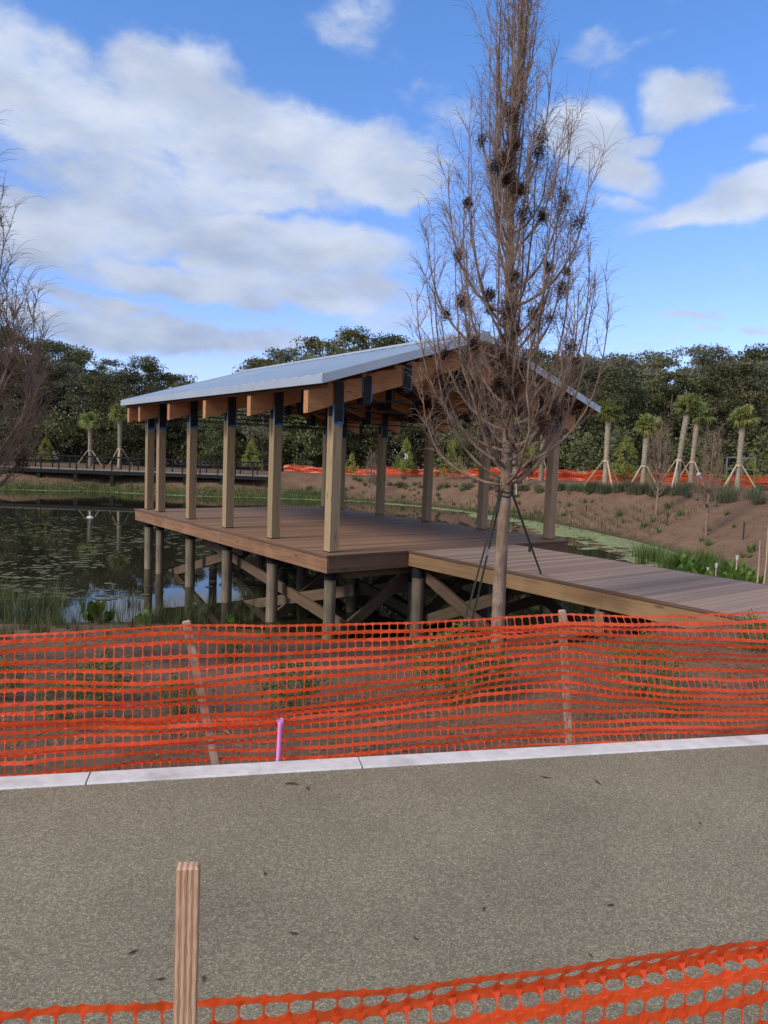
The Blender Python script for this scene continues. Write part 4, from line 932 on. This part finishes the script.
# ------------------------------------------------------------------ small things on the far bank
def marker(px,py,h,mat,name,label,cat,cap=None,r=.03):
    P=on_ground(px,py); t=thing(name,label,cat,P); m=MB(); m.tube([(0,0,-.1),(0,0,h)],r,6); m.build('shaft',mat,t)
    if cap: m=MB(); m.tube([(0,0,h),(0,0,h+.02),(0.0,0,h+.12),(0,0,h+.15)],[.05,.075,.065,.03],8); m.build('cap',cap,t)
    return t
marker(667,526,.62,MAT['strap'],'marker_stake','thin black stake on the mulch bank between the two small bare trees','stake')['group']='black stakes on the bank'
marker(743,540,.68,MAT['strap'],'marker_stake','thin black stake on the mulch bank below the rightmost palm','stake')['group']='black stakes on the bank'
marker(586,512,.40,MAT['strap'],'marker_stake','low black stake up the bank right of the rear post','stake')['group']='black stakes on the bank'
for px,py,h,lab in ((707,583,.62,'white-capped thin marker pipe at the left of the leafy plants'),(715,585,.66,'white-capped thin marker pipe second from the left of the leafy plants'),(735,588,.78,'tallest white-capped marker pipe standing among the bright leafy plants')):
    P=at_z(px,py,-1.3); P.z=hz(P.x,P.y); t=thing('marker_pipe',lab,'pipe',P); m=MB(); m.tube([(0,0,-.1),(0,0,h+.25)],.02,6); m.build('shaft',MAT['struts'],t); m=MB(); m.tube([(0,0,h+.25),(0,0,h+.37)],[.03,.042],8); m.build('cap',MAT['white'],t); t['group']='white-capped marker pipes'
for px,py,h,lab in ((756,588,1.5,'thin bare wooden stick left of the other at the right edge'),(763,589,1.9,'thin bare wooden stick nearest the right edge')):
    P=at_z(px,py,-1.0); P.z=hz(P.x,P.y); t=thing('thin_stick',lab,'stick',P); m=MB(); m.tube([(0,0,-.1),(.03,0,h*.5),(.02,.02,h)],[.025,.022,.012],6); m.build('shaft',MAT['stake_old'],t)
P=at_y(696.5,480,49); g=hz(P.x,49); t=thing('globe_light','white globe on a short post by the far orange fence','globe light',(P.x,48.7,g)); m=MB(); m.tube([(0,0,0),(0,0,.75)],.05,8); m.build('post',MAT['steel'],t)
m=MB(); m.tube([(0,0,.75+.3*(1-math.cos(a))*.5) for a in np.linspace(0,PI,9)],[max(.01,.15*math.sin(a)) for a in np.linspace(0,PI,9)],12); m.build('globe',MAT['white'],t)
P=at_y(741,480,56); t=thing('metal_frame','grey square-tube metal frame standing behind the rightmost palm','metal frame',(P.x,56,hz(P.x,56)))
for x in (-1.2,0,1.0): MB().box(x-.04,x+.04,-.04,.04,0,2.3).build('upright',MAT['steel'],t)
for z in (1.4,2.3): MB().box(-1.2,1.0,-.036,.036,z-.04,z+.036).build('crossbar',MAT['steel'],t)
P=at_z(90,517.5,-1.73); fo=thing('float','small white solid added for the palm reflection on the dark pond','float',P); m=MB(); m.tube([(0,0,-.05),(0,0,.03),(0,0,.07)],[.18,.15,.07],12); m.build('body',MAT['white'],fo)  # white solid added to imitate a pale rippled reflection on the water
m=MB(); m.tube([(0,0,.07),(0,0,.30)],.025,6); m.build('reflection_stem',MAT['white'],fo)

# twigs and leaves lying on the path
G='dark twigs and leaves lying on the path'; L_='small dark twig or leaf lying on the speckled path'
db=None
for px,py,s in ((292,784,1.7),(308,788,1.0),(545,777,1.3),(598,782,1.4),(610,905,.7),(484,909,.6),(265,873,.7),(293,933,.8),(132,952,.8),(160,979,.7),(204,978,.7),(590,955,.5),(700,823,.6),(415,938,.5)):
    P=at_z(px,py,.102)
    if db is None:
        m=MB(); m.tube([(-.022,0,0),(-.005,.004,.002),(.02,-.002,0)],[.0015,.004,.001],5); m.tube([(0,0,.001),(.006,.012,.003)],[.0035,.001],4); db=m.build('twig',MAT['debris']); db.location=P; tag(db,L_,'twig',G); db.scale=(s,s,1)
    else: inst(db,P,rd.random()*6,(s,s,1),L_,G)

# ------------------------------------------------------------------ light: sky with clouds, soft sun
w=bpy.data.worlds.new('World'); S.world=w; w.use_nodes=True; T=NT(w)
SUN_EL,SUN_AZ=R(36),R(232)      # compass-like: azimuth clockwise from +Y
out=T.n('ShaderNodeOutputWorld'); bg=T.n('ShaderNodeBackground'); T.l(bg.outputs[0],out.inputs[0])
sky=T.n('ShaderNodeTexSky',sky_type='NISHITA',sun_disc=False,sun_elevation=SUN_EL,sun_rotation=SUN_AZ,air_density=1.0,dust_density=.6,ozone_density=2.0)
bg.inputs['Strength'].default_value=.1
tc=T.n('ShaderNodeTexCoord'); sx=T.n('ShaderNodeSeparateXYZ'); T.l(tc.outputs['Generated'],sx.inputs[0])
def M2(op,a,b=None,c=None):
    x=T.n('ShaderNodeMath',operation=op)
    for i,v in enumerate((a,b,c)):
        if v is None: continue
        if isinstance(v,(int,float)): x.inputs[i].default_value=v
        else: T.l(v,x.inputs[i])
    return x.outputs[0]
az=M2('ARCTAN2',sx.outputs[0],sx.outputs[1]); el=M2('ARCSINE',sx.outputs[2])
cb=T.n('ShaderNodeCombineXYZ'); T.l(az,cb.inputs[0]); T.l(el,cb.inputs[1])
# domain warp
wn=T.n('ShaderNodeTexNoise'); wn.inputs['Scale'].default_value=9; wn.inputs['Detail'].default_value=5; T.l(cb.outputs[0],wn.inputs['Vector'])
vm=T.n('ShaderNodeVectorMath',operation='MULTIPLY_ADD'); vm.inputs[1].default_value=(.09,.06,0); T.l(wn.outputs['Color'],vm.inputs[0]); 
sb=T.n('ShaderNodeVectorMath',operation='SUBTRACT'); sb.inputs[1].default_value=(.045,.03,0); T.l(cb.outputs[0],sb.inputs[0]); T.l(sb.outputs[0],vm.inputs[2]); WV=vm.outputs[0]
BL=[(20,75,90,50,10,.9),(90,120,110,55,0,.85),(185,100,100,48,8,1),(225,130,90,50,0,1),(300,140,90,40,8,.9),(365,160,90,38,5,1),(120,185,130,40,0,.8),(260,185,120,32,-3,.85),(400,180,50,34,0,.9),(440,110,60,26,0,.35),
 (20,225,100,44,0,1.0),(110,220,100,34,0,.95),(215,228,95,24,-4,1.0),(320,248,105,34,3,1.0),(250,262,95,26,0,.85),(180,283,105,20,6,1.15),(330,290,95,26,3,.95),(120,330,160,20,3,1.0),(230,342,100,14,0,.85),(90,300,90,12,4,.8),(60,262,80,14,12,.7),(30,300,70,16,0,.5),(385,318,70,18,0,.55),
 (580,132,48,36,20,.95),(615,165,48,24,22,.85),(684,104,50,27,12,1.05),(636,140,26,14,0,.7),(600,45,46,24,0,.40),(350,18,84,26,0,.42),(655,38,40,9,0,.35),(400,60,40,20,0,.25),
 (690,212,85,15,-14,.75),(762,188,50,22,-14,.95),(735,205,50,16,-10,.85),(690,318,36,6,0,.65),(700,332,26,5,0,.5),(770,328,34,8,0,.65),(775,142,26,12,0,.55),(640,346,60,7,0,.45),(620,205,40,14,10,.5)]
acc=None
for (x,y,rx,ry,tl,a) in BL:
    d=raydir(x,y); A_=math.atan2(d.x,d.y); E_=math.asin(d.z)
    mp=T.n('ShaderNodeMapping',vector_type='TEXTURE'); mp.inputs['Location'].default_value=(A_,E_,0); mp.inputs['Rotation'].default_value=(0,0,R(-tl)); mp.inputs['Scale'].default_value=(rx/FPX*1.05,ry/FPX*1.05,1); T.l(WV,mp.inputs[0])
    ln=T.n('ShaderNodeVectorMath',operation='LENGTH'); T.l(mp.outputs[0],ln.inputs[0])
    mr=T.n('ShaderNodeMapRange',interpolation_type='SMOOTHSTEP'); mr.inputs[1].default_value=1.35; mr.inputs[2].default_value=.2; mr.inputs[3].default_value=0; mr.inputs[4].default_value=a; T.l(ln.outputs['Value'],mr.inputs[0])
    acc=mr.outputs[0] if acc is None else M2('SMOOTH_MAX',acc,mr.outputs[0],.12)
mpn=T.n('ShaderNodeMapping'); mpn.inputs['Scale'].default_value=(1,1.7,1); T.l(cb.outputs[0],mpn.inputs[0])
n1=T.n('ShaderNodeTexNoise'); n1.inputs['Scale'].default_value=8; n1.inputs['Detail'].default_value=10; n1.inputs['Roughness'].default_value=.60; T.l(mpn.outputs[0],n1.inputs['Vector'])
# clouds elsewhere in the sky (outside the photographed part) from noise on the direction itself
n0=T.n('ShaderNodeTexNoise'); n0.inputs['Scale'].default_value=2.2; n0.inputs['Detail'].default_value=6; T.l(tc.outputs['Generated'],n0.inputs['Vector'])
g0=T.n('ShaderNodeMapRange'); g0.inputs[1].default_value=.34; g0.inputs[2].default_value=.52; g0.inputs[3].default_value=0; g0.inputs[4].default_value=.95; T.l(n0.outputs[0],g0.inputs[0])
off_=M2('ABSOLUTE',az); rg=T.n('ShaderNodeMapRange'); rg.inputs[1].default_value=.62; rg.inputs[2].default_value=.95; T.l(off_,rg.inputs[0])
re=T.n('ShaderNodeMapRange'); re.inputs[1].default_value=.60; re.inputs[2].default_value=.85; T.l(el,re.inputs[0])
og=M2('MULTIPLY',g0.outputs[0],M2('MAXIMUM',rg.outputs[0],re.outputs[0]))
dens=M2('MAXIMUM',acc,og)
dn_=M2('ADD',dens,M2('MULTIPLY',M2('SUBTRACT',n1.outputs[0],.5),1.35))
al=T.n('ShaderNodeMapRange',interpolation_type='SMOOTHSTEP'); al.inputs[1].default_value=.24; al.inputs[2].default_value=.74; T.l(dn_,al.inputs[0])
n4=T.n('ShaderNodeTexNoise'); n4.inputs['Scale'].default_value=22; n4.inputs['Detail'].default_value=8; n4.inputs['Roughness'].default_value=.62; mp4=T.n('ShaderNodeMapping'); mp4.inputs['Scale'].default_value=(.6,1.6,1); mp4.inputs['Rotation'].default_value=(0,0,.35); T.l(WV,mp4.inputs[0]); T.l(mp4.outputs[0],n4.inputs['Vector'])
wsp=T.n('ShaderNodeMapRange'); wsp.inputs[1].default_value=.3; wsp.inputs[2].default_value=.62; wsp.inputs[3].default_value=.60; wsp.inputs[4].default_value=1.0; T.l(n4.outputs[0],wsp.inputs[0])
thick=T.n('ShaderNodeMapRange',interpolation_type='SMOOTHSTEP'); thick.inputs[1].default_value=.55; thick.inputs[2].default_value=1.25; T.l(dn_,thick.inputs[0])
wv2=M2('ADD',wsp.outputs[0],M2('MULTIPLY',M2('SUBTRACT',1.0,wsp.outputs[0]),thick.outputs[0]))
alpha=M2('MULTIPLY',M2('MULTIPLY',al.outputs[0],wv2),.93)
# cloud tone: bright tops, lilac-grey thick undersides
n2=T.n('ShaderNodeTexNoise'); n2.inputs['Scale'].default_value=6.5; n2.inputs['Detail'].default_value=6; mp2=T.n('ShaderNodeMapping'); mp2.inputs['Location'].default_value=(3.1,1.7,0); mp2.inputs['Scale'].default_value=(1,2.2,1); T.l(cb.outputs[0],mp2.inputs[0]); T.l(mp2.outputs[0],n2.inputs['Vector'])
tn=T.n('ShaderNodeMapRange',interpolation_type='SMOOTHSTEP'); tn.inputs[1].default_value=.36; tn.inputs[2].default_value=.66; T.l(n2.outputs[0],tn.inputs[0])
# greyer low on the left side
lw=T.n('ShaderNodeMapRange'); lw.inputs[1].default_value=.40; lw.inputs[2].default_value=.14; T.l(el,lw.inputs[0])
lf=T.n('ShaderNodeMapRange'); lf.inputs[1].default_value=.12; lf.inputs[2].default_value=-.15; T.l(az,lf.inputs[0])
gy_=M2('MINIMUM',M2('ADD',M2('MULTIPLY',tn.outputs[0],.55),M2('MULTIPLY',M2('MULTIPLY',lw.outputs[0],lf.outputs[0]),.5)),1.0)
cc=T.n('ShaderNodeMix',data_type='RGBA'); cc.inputs[6].default_value=(6.0,6.5,7.5,1); cc.inputs[7].default_value=(3.1,3.7,4.9,1); T.l(gy_,cc.inputs[0])
tg=T.n('ShaderNodeMapRange'); tg.inputs[1].default_value=0; tg.inputs[2].default_value=.5; T.l(el,tg.inputs[0])
tcl=T.n('ShaderNodeMix',data_type='RGBA'); tcl.inputs[6].default_value=(1.35,1.25,1.72,1); tcl.inputs[7].default_value=(1.02,1.46,2.05,1); T.l(tg.outputs[0],tcl.inputs[0])
tint=T.n('ShaderNodeMix',data_type='RGBA',blend_type='MULTIPLY'); tint.inputs[0].default_value=1; T.l(sky.outputs[0],tint.inputs[6]); T.l(tcl.outputs[2],tint.inputs[7])
mx=T.n('ShaderNodeMix',data_type='RGBA'); T.l(alpha,mx.inputs[0]); T.l(tint.outputs[2],mx.inputs[6]); T.l(cc.outputs[2],mx.inputs[7]); T.l(mx.outputs[2],bg.inputs['Color'])
sun=bpy.data.lights.new('sun','SUN'); sun.energy=2.7; sun.angle=R(18); sun.color=(1,.90,.77); so=bpy.data.objects.new('sun',sun); COL.objects.link(so)
sd_=Vector((math.sin(SUN_AZ)*math.cos(SUN_EL),math.cos(SUN_AZ)*math.cos(SUN_EL),math.sin(SUN_EL))); so.rotation_euler=sd_.to_track_quat('Z','Y').to_euler()
vs=S.view_settings; S.display_settings.display_device='sRGB'; vs.view_transform='Standard'; vs.look='None'; vs.gamma=1; vs.exposure=.30; vs.use_curve_mapping=False
S.render.engine='CYCLES'; S.cycles.max_bounces=6; S.cycles.use_denoising=True; S.cycles.transparent_max_bounces=8
